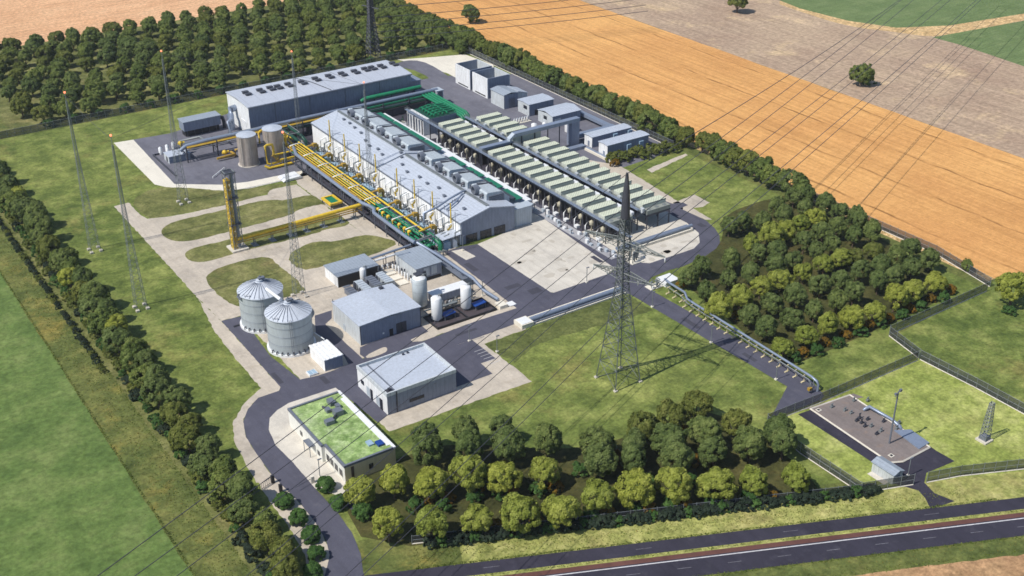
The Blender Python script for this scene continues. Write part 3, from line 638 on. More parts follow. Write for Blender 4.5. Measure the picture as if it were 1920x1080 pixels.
# green header at the near end
t = thing('green_manifold', 'bright green pipe manifold at the near end of the pipe rack', 'manifold', (168, 297, 0))
b = MB(); b.tube([(170.2, 305, 3.6), (170.2, 298, 3.6), (170.2, 295.2, 3.2), (170.2, 294.6, 2.4), (170.2, 294.6, .2)], .75, 12); b.build('main_bend', 'green pipe', t)
for k in range(4):
    b = MB(); b.tube([(169, 296+k*1.3, 2.4), (164.5, 296.4+k*1.3, 2.4), (164.5, 296.4+k*1.3, .1)], .36, 8); b.lathe(167, 296.1+k*1.3, [(0, 1.8), (.7, 2.0), (.7, 2.9), (0, 3.1)], 10); b.build('branch', 'green pipe', t)
b = MB(); b.tube([(162.2, 298, 4.2), (165, 298, 4.5), (168.5, 298.5, 4.5), (169.5, 299, 4.2)], .35, 8); b.build('bypass', 'galvanised', t)
for k in range(5):
    b = MB(); x = 165+k*1.2; b.tube([(x, 292.5, 0), (x, 292.5, 1.6), (x+.8, 291.5, 1.6), (x+.8, 291.5, 0)], .18, 6); b.build('drain_loop', 'galvanised', t)
# canopy at the corner of the hall
t = thing('corner_canopy', 'small pale canopy roof over the hall corner beside the bay doors', 'canopy', (175, 298, 0))
b = MB(); b.yprism([(171, 3.6), (178, 4.0), (178, 4.2), (171, 3.8)], 294.5, 299.5); b.build('roof', 'roof sheet', t)
b = MB(); 
for x, y in ((171.3, 295), (177.6, 295), (171.3, 299)): b.bar((x, y, 0), (x, y, 3.65), .16)
b.build('post', 'grey steel', t)
# --- yellow bridge to the tall yellow vent tower
t = thing('yellow_pipe_bridge', 'straight yellow pipe on grey trestles crossing the grass to the yellow tower', 'pipe bridge', (140, 333, 0))
b = MB(); b.tube([(117.6, 333.2, 3.6), (162.8, 333.2, 4.2)], .65, 12); b.build('pipe', 'yellow', t)
b = MB(); b.box(117.6, 162.6, 332.3, 332.6, 2.4, 2.7); b.box(117.6, 162.6, 333.8, 334.1, 2.4, 2.7); b.build('girder', 'ochre', t)
for x in (123.2, 129.4, 135.8, 141.6, 147.8, 154.2, 159.5):
    b = MB(); b.bar((x, 332.2, 0), (x, 332.5, 2.5), .22); b.bar((x, 334.2, 0), (x, 333.9, 2.5), .22); b.bar((x, 332.2, .6), (x, 334, 2.3), .1); b.box(x-.9, x+.9, 331.6, 334.8, 0, .2); b.build('trestle', 'galvanised', t)
def lattice(b, x, y, z0, z1, w0, w1, step, leg=.12, br=.07, legs=True, pinch=None):
    """four-legged braced tower section"""
    def w(z): return w0+(w1-w0)*(z-z0)/(z1-z0)
    zs = [z0]; 
    while zs[-1] < z1-.2: zs.append(min(z1, zs[-1]+max(step*(w(zs[-1])/w0), step*.35)))
    C4 = [(-1, -1), (1, -1), (1, 1), (-1, 1)]
    for (a, c) in C4:
        b.bar((x+a*w0/2, y+c*w0/2, z0), (x+a*w1/2, y+c*w1/2, z1), leg)
    for z, zz in zip(zs, zs[1:]):
        for k in range(4):
            (a, c), (d, e) = C4[k], C4[(k+1) % 4]
            h0, h1 = w(z)/2, w(zz)/2
            b.bar((x+a*h0, y+c*h0, z), (x+d*h1, y+e*h1, zz), br)
            b.bar((x+d*h0, y+e*h0, z), (x+a*h1, y+c*h1, zz), br)
            b.bar((x+a*h1, y+c*h1, zz), (x+d*h1, y+e*h1, zz), br)
t = thing('vent_tower', 'tall slender yellow and grey vent tower on a concrete block', 'vent tower', (117.5, 333.6, 0))
b = MB(); b.box(114.9, 120.4, 330.9, 336.6, 0, .6); b.build('base', 'concrete', t)
b = MB(); lattice(b, 117.5, 333.6, .6, 27, 3.0, 3.0, 2.6, .16, .09); b.build('frame', 'galvanised', t)
b = MB(); lattice(b, 116.5, 333.2, .6, 24.5, 1.5, 1.5, 1.8, .12, .11); b.tube([(116.5, 333.2, 1), (116.5, 333.2, 25)], .4, 12); b.build('yellow_stack', 'yellow', t)
b = MB(); b.tube([(118.3, 333.6, 1), (118.3, 333.6, 26)], .55, 12); b.build('grey_stack', 'pipe grey', t)
for z in (9, 18, 26.6):
    b = MB(); b.box(115.6, 119.4, 331.7, 335.5, z, z+.1); b.build('platform', 'dark steel', t)
t = thing('yellow_skid', 'low yellow framed skid with green deck beside the pipe rack', 'equipment skid', (162, 348, 0))
b = MB(); b.box(155.5, 160.2, 343.4, 344.2, 1.5, 2.2); b.box(155.5, 160.2, 349.9, 350.7, 1.5, 2.2); b.box(155.5, 156.3, 344.2, 349.9, 1.5, 2.2); b.box(159.4, 160.2, 344.2, 349.9, 1.5, 2.2); b.build('frame', 'yellow', t)
b = MB(); b.box(156.35, 159.35, 344.25, 349.85, 1.6, 1.9); b.build('deck', 'green pipe', t)
for x, y in ((155.9, 343.8), (159.8, 343.8), (155.9, 350.3), (159.8, 350.3)):
    b = MB(); b.bar((x, y, 0), (x, y, 1.5), .3); b.build('leg', 'dark steel', t)
t = thing('paper_pallet', 'white covered flat pallet at the corner of the gravel beside the pipe rack', 'pallet', (157, 377, 0))
b = MB(); b.box(152.2, 159.6, 374.5, 379.5, 0, .35); b.build('base', 'grey steel', t)
b = MB(); b.yprism([(152, .35), (159.8, .35), (158.8, 1.2), (153, 1.0)], 374.3, 379.7); b.build('cover', 'white paint', t)

# ------------------------------------------------------------------ pipe bridge along the long hall
t = thing('main_pipe_bridge', 'high steel pipe bridge running along the shaded front of the long hall', 'pipe bridge', (190, 415, 0))
for x in (130.5, 142.5, 154, 166, 178, 190, 202, 214, 226, 238):
    b = MB()
    for y in (412.6, 417.4): b.box(x-.2, x+.2, y-.2, y+.2, 0, 6.4)
    b.box(x-.18, x+.18, 412.4, 417.6, 5.0, 5.3); b.box(x-.18, x+.18, 412.4, 417.6, 3.2, 3.4)
    b.bar((x, 412.6, 1), (x, 417.4, 3.2), .14); b.build('trestle', 'dark steel', t)
for y in (412.6, 417.4):
    b = MB(); b.box(130, 240, y-.13, y+.13, 4.7, 5.0); b.build('beam', 'grey steel', t)
b = MB(); b.tube([(129, 415.6, 4.2), (131.5, 415.6, 5.6), (140, 415.4, 6.1), (160, 415.2, 6.1), (163, 415.0, 6.6), (241, 415.0, 6.6)], .75, 12); b.build('pipe', 'pipe grey', t)
b = MB(); b.tube([(131, 416.9, 6.1), (236, 416.9, 6.1)], .35, 8); b.build('pipe', 'galvanised', t)
for y, z in ((413.0, 5.6), (413.6, 5.5), (414.2, 5.6)):
    b = MB(); b.tube([(131, y, z), (205, y, z)], .24, 6); b.build('pipe', 'ochre' if z > 5.55 else 'yellow', t)
for y, z in ((413.2, 3.9), (414.6, 3.9), (416.2, 3.9)):
    b = MB(); b.tube([(165, y, z), (236, y, z)], .5, 8); b.build('pipe', 'deep green', t)
b = MB(); b.tube([(208, 420.6, 6.2), (210, 420.2, 7.2), (236, 420.2, 7.2)], .85, 12); b.build('pipe', 'green pipe', t)
for x in (214, 222, 230):
    b = MB(); b.bar((x, 420.2, 0), (x, 420.2, 6.4), .3); b.build('post', 'dark steel', t)
b = MB(); b.tube([(206, 413.4, 5.7), (239, 413.4, 5.7)], .3, 8); b.build('pipe', 'green pipe', t)
b = MB(); b.box(239.5, 243, 412.8, 417.4, 6.2, 6.6); b.box(239.7, 240, 413, 417, 0, 6.2); b.box(242.5, 242.8, 413, 417, 0, 6.2); b.build('end_platform', 'pale panel', t)
b = MB(); b.tube([(201, 413.2, 6.6), (201.5, 409, 7.0), (201.8, 404, 9.8)], .4, 8); b.build('drop_pipe', 'galvanised', t)
t = thing('bridge_shade_box', 'long dark panelled shade box added in place of dark equipment under the pipe bridge', 'shade box', (210, 414, 0))
b = MB(); b.box(181, 237, 413.2, 416.8, .06, 2.9); b.build('body', 'dark steel', t)  # box added to stand for the bridge's shade and dark equipment
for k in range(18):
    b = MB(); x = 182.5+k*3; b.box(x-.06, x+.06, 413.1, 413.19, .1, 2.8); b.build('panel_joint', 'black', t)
# junction towers where bridge meets rack
t = thing('junction_frame', 'open steel junction frame where pipe rack and pipe bridge meet', 'steel frame', (168, 405, 0))
b = MB()
for x in (163, 166.5, 171):
    for y in (400, 411): b.bar((x, y, 0), (x, y, 7.4), .25)
for x in (163, 166.5, 171): b.bar((x, 400, 7.4), (x, 411, 7.4), .25)
for y in (400, 411): b.bar((163, y, 7.4), (171, y, 7.4), .25); b.bar((163, y, 4.4), (171, y, 4.4), .2)
b.build('frame', 'galvanised', t)
for x in (164, 165, 166.2, 167.4): 
    b = MB(); b.tube([(x, 399, 5.6), (x, 404, 5.9), (x, 413, 5.6)], .26, 6); b.build('pipe', 'yellow', t)
b = MB(); b.tube([(169.8, 396, 3.6), (170.2, 403, 4), (170.2, 413, 4)], .7, 10); b.tube([(172, 397, 0), (172, 397, 4.5), (172, 401, 5.5), (172, 413, 5.5)], .6, 10); b.build('pipe', 'deep green', t)
b = MB(); b.tube([(162.6, 399, 6.9), (162.6, 412, 7.1)], .5, 10); b.build('pipe', 'galvanised', t)
# green pipes down to the coolers, with the valve house
t = thing('green_pipe_run', 'bundle of bright green pipes bending down beside the valve house', 'pipe bundle', (236, 396, 0))
for k, x in enumerate((233.6, 235.0, 236.4, 237.8)):
    b = MB(); b.tube([(x, 416, 5.6+.1*k), (x, 384+k*1.0, 5.6), (x, 382+k*1.0, 4.6), (x, 381.6+k*1.0, .2)], .52, 10); b.build('pipe', 'green pipe', t)
for y in (388, 396, 404, 411):
    b = MB(); b.bar((232.8, y, 0), (232.8, y, 5), .25); b.bar((238.6, y, 0), (238.6, y, 5), .25); b.box(232.6, 238.8, y-.12, y+.12, 4.7, 5.0); b.build('trestle', 'dark steel', t)
b = MB()
for k in range(4): b.tube([(232.5, 384+k*.9, 1.4), (228.5, 384+k*.9, 1.4), (228.5, 384+k*.9, .2)], .4, 8)
b.build('low_branch', 'green pipe', t)
t = thing('valve_house', 'white valve house with tall slotted face and green pipes over its roof', 'valve house', (226, 393, 0))
b = MB(); b.box(220.5, 233, 386.5, 400, 0, 6.2); b.build('wall', 'grey shade cladding', t)
b = MB(); b.box(217.6, 220.45, 386.5, 400, 5.7, 6.5); b.box(217.6, 220.45, 399.2, 400, 0, 5.7); b.box(217.6, 220.45, 386.5, 387, 0, 5.7); b.build('front_canopy', 'white cladding', t)
for k in range(5):
    b = MB(); b.box(217.7, 219, 388.4+k*2.2, 389.1+k*2.2, 0, 5.68); b.build('fin', 'white cladding', t)
b = MB(); b.box(220.6, 232.9, 386.6, 399.9, 6.2, 6.35); b.build('roof', 'deep green', t)
b = MB()
for k in range(5): b.tube([(222+k*.2, 388.6+k*2.4, 6.9), (227, 389+k*2.4, 7.3), (234, 389.6+k*2.2, 6.6)], .35, 8)
for k in range(4): b.tube([(223.5+k*2, 387.5, 6.8), (223.8+k*2, 398.8, 6.9)], .3, 8)
b.build('roof_pipework', 'green pipe', t)

for i, (x, y) in enumerate(((213, 408), (217, 404.5))):
    t = thing('pump_set', ('dark pump set on a pale frame, closer to the pipe bridge than its twin' if i == 0 else 'dark pump set on a pale frame right beside the valve house corner'), 'pump set', (x, y, 0), 'pump sets behind the engine hall')
    b = MB(); b.box(x-2, x+2, y-1, y+1, .03, .5); b.build('frame', 'pale concrete', t)
    b = MB(); b.tube([(x-1.6, y, 1.2), (x+.4, y, 1.2)], .6, 10); b.box(x-1.4, x-.2, y-.5, y+.5, .5, .8); b.build('motor', 'dark steel', t)
    b = MB(); b.tube([(x+.5, y, 1.2), (x+1.4, y, 1.2), (x+1.4, y, 2.6)], .4, 8); b.build('pipe', 'deep green', t)
# ------------------------------------------------------------------ air coolers
def fan_bay(x0, x1):
    """a fan bay: stepped louvred housing on the deck, centre at y=0"""
    b = MB(); b.box(x0, x1, -2.98, 2.98, 5.4, 6.7, 3); b.box(x0, x1, -.55, 2.75, 6.7, 8.0, 0)
    b.box(x0+.1, x1-.1, -.45, 2.65, 8.0, 8.1, 1); b.box(x0-.05, x1+.05, -.61, -.55, 7.8, 8.12, 2); b.box(x0-.06, x1+.06, -2.97, 2.97, 5.36, 5.5, 2)
    for k in range(3): b.cyl(x0+1.7+k*3.3, -1.8, .7, 6.7, 6.82, 12, 2)
    return b
def cooler(name, label, x0, x1, ys, vessel):
    t = thing(name, label, 'air cooler', ((x0+x1)/2, (ys[0]+ys[-1])/2, 0), 'banks of air coolers')
    lo, hi = min(ys)-3, max(ys)+3
    b = MB(); b.box(x0-.2, x1+.2, lo, hi, 5.0, 5.35); b.build('deck', 'dark steel', t)
    org = t['org']
    me = fan_bay(x0, x1).mesh('fan_bay', ['fin', 'fan deck', 'galvanised', 'shade grey'], (org[0], 0, 0))
    for y in ys:
        o = bpy.data.objects.new('fan_bay', me); col.objects.link(o); o.parent = t; o.location = (0, y-org[1], 0); o['org'] = org
    b = MB()
    for x in (x0+.2, (x0+x1)/2, x1-.2): b.box(x-.15, x+.15, -.15, .15, 0, 5.0)
    b.box(x0, x1, -.1, .1, 4.6, 4.95)
    lm = b.mesh('leg', 'dark steel', (org[0], 0, 0))
    for k in range(len(ys)+1):
        o = bpy.data.objects.new('leg', lm); col.objects.link(o); o.parent = t; o.location = (0, lo+.2+k*(hi-lo-.4)/len(ys)-org[1], 0); o['org'] = org
    if vessel:
        for k, y in enumerate(ys):
            b = MB(); b.lathe(x0-.1, y, [(0, 2.3), (.75, 2.7), (.8, 3.9), (0, 4.5)], 12); b.box(x0-.3, x0+.1, y-.1, y+.1, 0, 2.4); b.build('motor', 'motor cream', t)
            b = MB(); b.tube([(x0-1.5, y+1.6, 0), (x0-1.5, y+1.6, 2.2), (x0-.2, y+1.6, 3.4)], .16, 6); b.box(x0-2.6, x0-1.2, y-1.2, y+.4, 0, .9); b.build('pump', 'white paint', t)
        b = MB(); b.box(x0+1.5, x1-.5, lo+.5, hi-.5, 0, 3.6); b.build('underside_shade', 'black', t)  # black box added below the deck to darken the underside
    return t
yf2 = [338.8-6.0*k for k in range(12)]; yf1 = [374-6.0*k for k in range(5)]
yb1 = [371.5-6.0*k for k in range(4)]; yb2 = [338.8-6.0*k for k in range(12)]
cooler('air_cooler', 'long bank of twelve cream topped fan bays facing the hall, ending by the pylon', 218.8, 228.6, yf2, True)
cooler('air_cooler', 'short bank of five cream fan bays facing the hall next to the valve house', 218.8, 228.6, yf1, True)
cooler('air_cooler', 'short bank of four cream fan bays behind the valve house on the field side', 234.6, 244.6, yb1, False)
cooler('air_cooler', 'long bank of twelve cream fan bays on the field side next to the lawn', 234.6, 244.6, yb2, False)
def rail(b, pts, z, h=1.1, st=2.5, w=.06):
    for a, c in zip(pts, pts[1:]):
        L = math.dist(a, c); n = max(1, int(L/st))
        for k in range(n+1):
            x, y = a[0]+(c[0]-a[0])*k/n, a[1]+(c[1]-a[1])*k/n; b.bar((x, y, z), (x, y, z+h), w)
        for hh in (h, h*.55): b.bar((a[0], a[1], z+hh), (c[0], c[1], z+hh), w)
def walkway(label, x, y0, y1, posts):
    t = thing('cooler_walkway', label, 'walkway', (x, (y0+y1)/2, 0), 'steel walkways along the air coolers')
    b = MB(); b.box(x-.55, x+.55, y0, y1, 7.35, 7.6); b.build('deck', 'pipe grey', t)
    b = MB(); rail(b, [(x-.5, y0), (x-.5, y1)], 7.6, .9); rail(b, [(x+.5, y0), (x+.5, y1)], 7.6, .9); b.build('railing', 'galvanised', t)
    n = int((y1-y0)/posts)
    for k in range(n+1):
        y = y0+.3+(y1-y0-.6)*k/n
        b = MB(); b.box(x-.14, x+.14, y-.14, y+.14, 0, 7.35); b.build('post', 'dark steel', t)
walkway('long raised walkway on posts along the open face of the air coolers', 217.0, 256.5, 399, 6)
walkway('raised walkway running in the gap between the two rows of fan bays', 231.9, 271, 378, 6)
t = thing('header_line', 'white collecting pipe with elbows in the gap between the fan bay rows', 'pipe', (230, 325, 0))
for y in yf2+yf1:
    b = MB(); b.box(228.8, 230.0, y-1.9, y+.9, 6.4, 7.3); b.tube([(230.0, y, 6.9), (230.6, y, 6.7), (230.6, y, 4)], .3, 8); b.build('header_box', 'white paint', t)
    b = MB(); b.box(232.9, 233.9, y-2.6, y-1.2, 6.2, 7.8); b.build('terminal_box', 'pale cladding', t)
b = MB(); b.tube([(230.7, 271, 4.6), (230.7, 377, 4.6)], .4, 8); b.build('pipe', 'pipe grey', t)
# ground level clutter along the front
t = thing('pump_plinth', 'long pale plinth of small white pump boxes at the foot of the air coolers', 'plinth', (213.5, 320, 0))
b = MB(); b.box(211.6, 215.4, 259, 398, 0, .25); b.build('slab', 'floor grey', t)
rr = random.Random(11)
for k in range(64):
    b = MB(); y = 260+k*2.13; x = rr.uniform(212, 215)
    b.box(x-.4, x+.4, y-.6, y+.6, .25, rr.uniform(.6, 1.7)); b.build('pump_box', 'pale panel' if k % 3 else 'white paint', t)
for k in range(34):
    b = MB(); y = 261+k*4.0; x = rr.uniform(212, 215); b.bar((x, y, .25), (x, y, rr.uniform(1.2, 2.6)), .22); b.build('valve_stem', 'dark steel', t)
t = thing('cross_duct', 'blue grey ventilation duct spanning the fan bays to a tall dark shaft', 'duct', (246, 345.5, 0))
b = MB(); b.box(217.5, 229.8, 343.6, 345.8, 7.6, 8.5); b.build('lower_duct', 'pipe grey', t)
b = MB(); b.xprism([(343.7, 7.8), (345.7, 7.8), (345.7, 8.6), (343.7, 8.6)], 229.85, 230.6); b.yprism([(230.0, 8.5), (232.2, 10.0), (232.2, 11.0), (230.0, 9.4)], 343.7, 345.7); b.build('elbow', 'pale panel', t)
b = MB(); b.box(232.25, 262.4, 343.6, 346.0, 9.6, 11.0); b.build('upper_duct', 'pipe grey', t)
b = MB(); b.box(232.4, 245, 345.0, 345.8, 5.2, 9.55); b.build('screen', 'fin', t)
b = MB(); b.box(258.6, 262.3, 343.7, 346.8, 0, 9.55); b.build('shaft', 'grey shade cladding', t)
b = MB()
for x in (236, 242, 248, 253.5): b.box(x-.15, x+.15, 344.6, 344.9, 0, 9.55)
b.build('post', 'dark steel', t)
t = thing('low_duct', 'low grey duct on short feet turning the corner beside the white sheds', 'duct', (272, 350, 0))
b = MB(); b.box(262.6, 282, 346, 348.2, 1.4, 3.0); b.box(280, 282.2, 348.25, 372, 1.4, 2.6); b.build('duct', 'pipe grey', t)
b = MB()
for x in (264, 270, 276, 281): b.box(x-.15, x+.15, 346.8, 347.2, 0, 1.4)
for y in (354, 362, 370): b.box(280.9, 281.3, y-.15, y+.15, 0, 1.4)
b.build('foot', 'dark steel', t)
t = thing('cooler_end_pipe', 'white and grey pipe trough lying along the near end of the air coolers', 'pipe', (230, 261, 0))
b = MB(); b.box(216, 246.5, 260.2, 263.4, 0, .9); b.build('trough', 'pale concrete', t)
b = MB(); b.tube([(215.6, 261.2, 1.6), (247, 261.4, 1.6)], .55, 10); b.tube([(216, 262.6, 1.4), (246, 262.7, 1.4)], .35, 8); b.build('pipe', 'pipe grey', t)
t = thing('end_pipework', 'knot of grey valves on posts at the near end of the cooler walkway', 'pipework', (217, 254, 0))
b = MB(); b.box(214.6, 219.4, 252.4, 256.2, 0, .3); b.build('slab', 'pale concrete', t)
b = MB()
for k, (x, y) in enumerate(((215.2, 253), (216.4, 253.6), (217.6, 254.2), (218.6, 255), (216, 255.4))): b.tube([(x, y, .3), (x, y, 3.4+.4*(k % 3)), (x+.8, y+.5, 3.8), (x+.8, y+.5, 1)], .2, 6)
b.build('valve_pipe', 'galvanised', t)

# ------------------------------------------------------------------ cooling towers and sheds behind the coolers
for i, (y0, y1) in enumerate(((422.5, 434.5), (408.5, 420.5))):
    t = thing('cooling_tower', ('white open-topped cooling tower at the pale apron' if i == 0 else 'white open-topped cooling tower next to the small white shed'), 'cooling tower', (267.5, (y0+y1)/2, 0), 'open-topped cooling towers')
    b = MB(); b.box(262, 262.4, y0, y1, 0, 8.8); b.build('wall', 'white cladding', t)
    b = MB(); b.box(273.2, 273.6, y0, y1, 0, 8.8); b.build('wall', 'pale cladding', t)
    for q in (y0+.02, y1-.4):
        b = MB(); b.box(262.45, 273.15, q, q+.38, 0, 8.8); b.build('wall', 'grey shade cladding', t)  # near and far walls painted darker as the tower's inside shade
    b = MB(); b.box(262.45, 273.15, y0+.45, y1-.45, 3.4, 3.8); b.build('deck', 'shade grey', t)  # deck toned down to keep the tower inside dark
    b = MB(); b.box(267, 269, y0+4, y0+6, 3.85, 5.0); b.tube([(265, y0+8, 4.4), (272, y0+8, 4.4)], .3, 6); b.build('fan_drive', 'grey steel', t)
    b = MB(); b.box(261.93, 261.99, y0+1.6, y1-2.2, .5, 1.0); b.build('inlet_slot', 'black', t)
def shed(name, label, cat, x0, x1, y0, y1, h, rise=.0, wall='pale cladding', roof='roof sheet', axis='x', over=.3, group=None, front='grey shade cladding'):
    t = thing(name, label, cat, ((x0+x1)/2, (y0+y1)/2, 0), group)
    b = MB(); b.box(x0, x1, y0, y1, 0, h); b.build('wall', wall, t)
    b = MB(); b.box(x0+.02, x1-.02, y0-.06, y0-.005, 0.02, h-.02); b.build('front_wall', front, t)  # near face skinned darker as painted shade
    b = MB()
    if rise and axis == 'x': gable_x(b, x0, x1, y0, y1, h, rise, over, th=.18)
    elif rise: 
        xm = (x0+x1)/2; b.yprism([(x0-over, h), (xm, h+rise), (x1+over, h), (x1+over, h+.18), (xm, h+rise+.18), (x0-over, h+.18)], y0-over, y1+over)
    else: b.box(x0-over, x1+over, y0-over, y1+over, h, h+.25)
    b.build('roof', roof, t)
    return t
t = shed('switch_shed', 'small pale shed with grey lean-to roof, next to the cooling towers', 'shed', 260.5, 267.5, 393.5, 403.5, 6.0, .7, axis='y', roof='roof grey')
b = MB(); b.yprism([(267.8, 0), (272.5, 0), (272.5, 4.6), (267.8, 6.2)], 394, 402); b.build('lean_to', 'pale cladding', t)
b = MB(); b.yprism([(267.75, 6.3), (272.9, 4.7), (272.9, 4.9), (267.75, 6.5)], 393.7, 402.3); b.build('lean_to_roof', 'roof sheet', t)
b = MB(); b.box(263, 266, 393.36, 393.42, .2, 4.2); b.build('roller_door', 'grey steel', t)
t = shed('pump_house', 'small house with bluish white roof raised on dark stilts beside the cooling towers', 'shed', 264.2, 276.5, 380.5, 388.6, 5.0, .3)
b = MB(); b.box(267, 276, 380.36, 380.42, .1, 2.4); b.build('opening', 'black', t)
for x in (269, 271.5, 274):
    b = MB(); b.box(x-.15, x+.15, 380.2, 380.34, 0, 2.5); b.build('post', 'grey steel', t)
b = MB(); b.box(264.1, 264.18, 382, 384.5, 2.6, 4); b.build('window', 'glass', t)
t = shed('pump_house', 'larger pale house with white pitched roof in front of the raised small house', 'shed', 264.5, 278.5, 364.5, 374.5, 4.6, 1.0)
b = MB(); b.box(264.4, 264.48, 368.4, 370.6, 2.2, 3.6); b.build('window', 'glass', t)
b = MB(); b.box(265.5, 268.5, 364.36, 364.42, .1, 3.4); b.build('door', 'pale cladding', t)
t = thing('transformer_cabinet', 'upright white cabinet standing beside the tall dark duct shaft', 'cabinet', (267.5, 357, 0))
b = MB(); b.box(265.8, 269, 355.4, 358, .2, 4.8); b.build('body', 'white cladding', t)
b = MB(); b.box(265.9, 268.9, 355.3, 355.38, .6, 4.4); b.build('door', 'pale panel', t)
t = thing('valve_cluster', 'cluster of white flanged pumps on pale slabs between the sheds and fan bays', 'pump cluster', (258, 372, 0))
b = MB(); b.box(253, 262, 375.5, 378.5, 0, .3); b.build('slab', 'pale concrete', t)
b = MB()
for k in range(6): b.tube([(254+k*1.3, 376.5, .3), (254+k*1.3, 376.5, 1.8), (255+k*1.3, 377.5, 1.8), (255+k*1.3, 377.5, .3)], .22, 6)
b.build('pump_loops', 'white paint', t)
for x, y, q in ((258, 368, 1.2), (262, 366.5, .9)):
    b = MB(); b.lathe(x, y, [(q, 0), (q, 2.0), (0, 2.4)], 12); b.build('pump', 'white paint', t)
for i, (y0, y1, x0, x1, h) in enumerate(((338.2, 343, 264.3, 283.5, 4.2), (326.5, 331.8, 262.6, 282.6, 5.0))):
    t = shed('container_house', ('long container house with bluish white roof, next to the duct and farther from the shrubs' if i == 0 else 'long container house with bluish white roof, close behind the dark shrubs'), 'container', x0, x1, y0, y1, h, .25, group='long container houses', wall='white cladding')
    for x in ((x0+10, x0+16) if i else (x0+11, x0+18.2)):
        b = MB(); b.box(x-1.0, x+1.0, y0-.85, y0-.08, 1.2, 3.6); b.build('air_conditioner', 'pale blue', t)
    b = MB(); b.box(x0-.08, x0-.01, y0+1.5, y0+2.6, .2, 2.3); b.build('door', 'grey shade cladding', t)
t = thing('plinth_wall', 'low pale retaining wall with grey platform below the long container houses', 'retaining wall', (260, 332, 0))
b = MB(); b.box(260.6, 261.2, 322, 338, 0, .9); b.build('wall', 'pale concrete', t)
b = MB(); b.box(252, 262, 339, 341.5, 0, 1.3); b.box(261.25, 262.4, 322, 338.5, .5, .9); b.build('platform', 'pipe grey', t)

# ------------------------------------------------------------------ left equipment yard
t = thing('raised_container', 'dark grey container raised on struts at the back of the equipment yard', 'container', (146, 441, 0))
b = MB(); b.box(138.8, 154, 438, 443.5, 2.6, 6.2); b.build('body', 'grey shade cladding', t)
b = MB(); b.box(138.5, 154.3, 437.7, 443.8, 6.2, 6.5); b.build('roof', 'roof grey', t)
b = MB(); b.box(139.5, 153.5, 439, 443, 0, 2.55); b.build('plinth', 'black', t)  # black box added to paint the dark void below the container
for x in range(140, 154, 3):
    b = MB(); b.bar((x, 438.2, 0), (x, 438.2, 2.6), .25); b.build('strut', 'dark steel', t)
b = MB(); b.tube([(154.2, 440, 5), (155.5, 440, 4.6), (156, 440, 3), (156, 440, 0)], .7, 10); b.build('duct', 'dark steel', t)
t = thing('control_cabin', 'low pale cabin with flat roof on the equipment yard beside the sloping white bank', 'cabin', (127.5, 418, 0))
b = MB(); b.box(124.3, 132.5, 415.4, 421, 0, 2.7); b.build('wall', 'pale cladding', t)
b = MB(); b.box(124.4, 132.4, 415.33, 415.39, .05, 2.6); b.build('front_wall', 'grey shade cladding', t)  # cabin's shaded face painted as a grey skin
b = MB(); b.box(124.1, 132.7, 415.1, 421.2, 2.7, 2.9); b.build('roof', 'roof membrane', t)
b = MB(); b.box(124.22, 124.28, 417, 418.4, .2, 2.2); b.build('door', 'dark steel', t)
t = thing('filter_group', 'group of upright grey filters and yellow valves under the end of the pipe bridge', 'filter skid', (134, 424, 0))
for k, (x, y) in enumerate(((125, 427), (128, 428), (131, 429.5), (127, 424.5))):
    b = MB(); b.lathe(x, y, [(.7, 0), (.7, 2.6), (0, 3.1)], 12); b.build('filter', 'white paint', t)
for k, (x, y, z) in enumerate(((131.5, 422, 4.6), (144, 409.5, 2.2), (136, 424.5, 2.0))):
    b = MB(); b.tube([(x-1, y, z), (x+1.6, y, z)], .5, 10); b.lathe(x, y, [(0, z-1), (.9, z-.4), (.9, z+.5), (0, z+1)], 12); b.bar((x, y, 0), (x, y, z-.5), .3); b.build('valve', 'yellow', t)
b = MB(); b.tube([(134, 430, 0), (134, 430, 2.4), (142, 430, 2.4), (142, 424, 2.4)], .35, 8); b.tube([(137, 426, 0), (137, 426, 1.6), (150, 426, 1.6), (150, 420, 1.6)], .3, 8); b.tube([(146, 423, 0), (146, 423, 2), (156, 423, 2), (156, 417, 4)], .35, 8); b.build('pipework', 'galvanised', t)
b = MB(); b.tube([(140, 407.5, 1.2), (147, 407.5, 1.2), (147, 411, 1.2)], .5, 8); b.tube([(148, 409, 0), (148, 409, 2.5), (151, 409, 2.5), (151, 409, 0)], .3, 8); b.build('low_pipe', 'ochre', t)
t = thing('yard_bund', 'low dark kerb wall edging the sunken corner of the equipment yard', 'kerb wall', (121, 425, 0))
b = MB(); b.box(121.8, 122.2, 402.5, 427, 0, .7); b.box(122.25, 136, 426.6, 427, 0, .7); b.build('wall', 'dark steel', t)
t = thing('white_rail', 'short white guard rail standing on the equipment yard', 'guard rail', (133, 396, 0))
b = MB(); b.tube([(132.5, 393, .7), (139.5, 399, .7)], .16, 6); 
for k in range(4): b.bar((132.5+7*k/3, 393+6*k/3, 0), (132.5+7*k/3, 393+6*k/3, .7), .14)
b.build('rail', 'white paint', t)
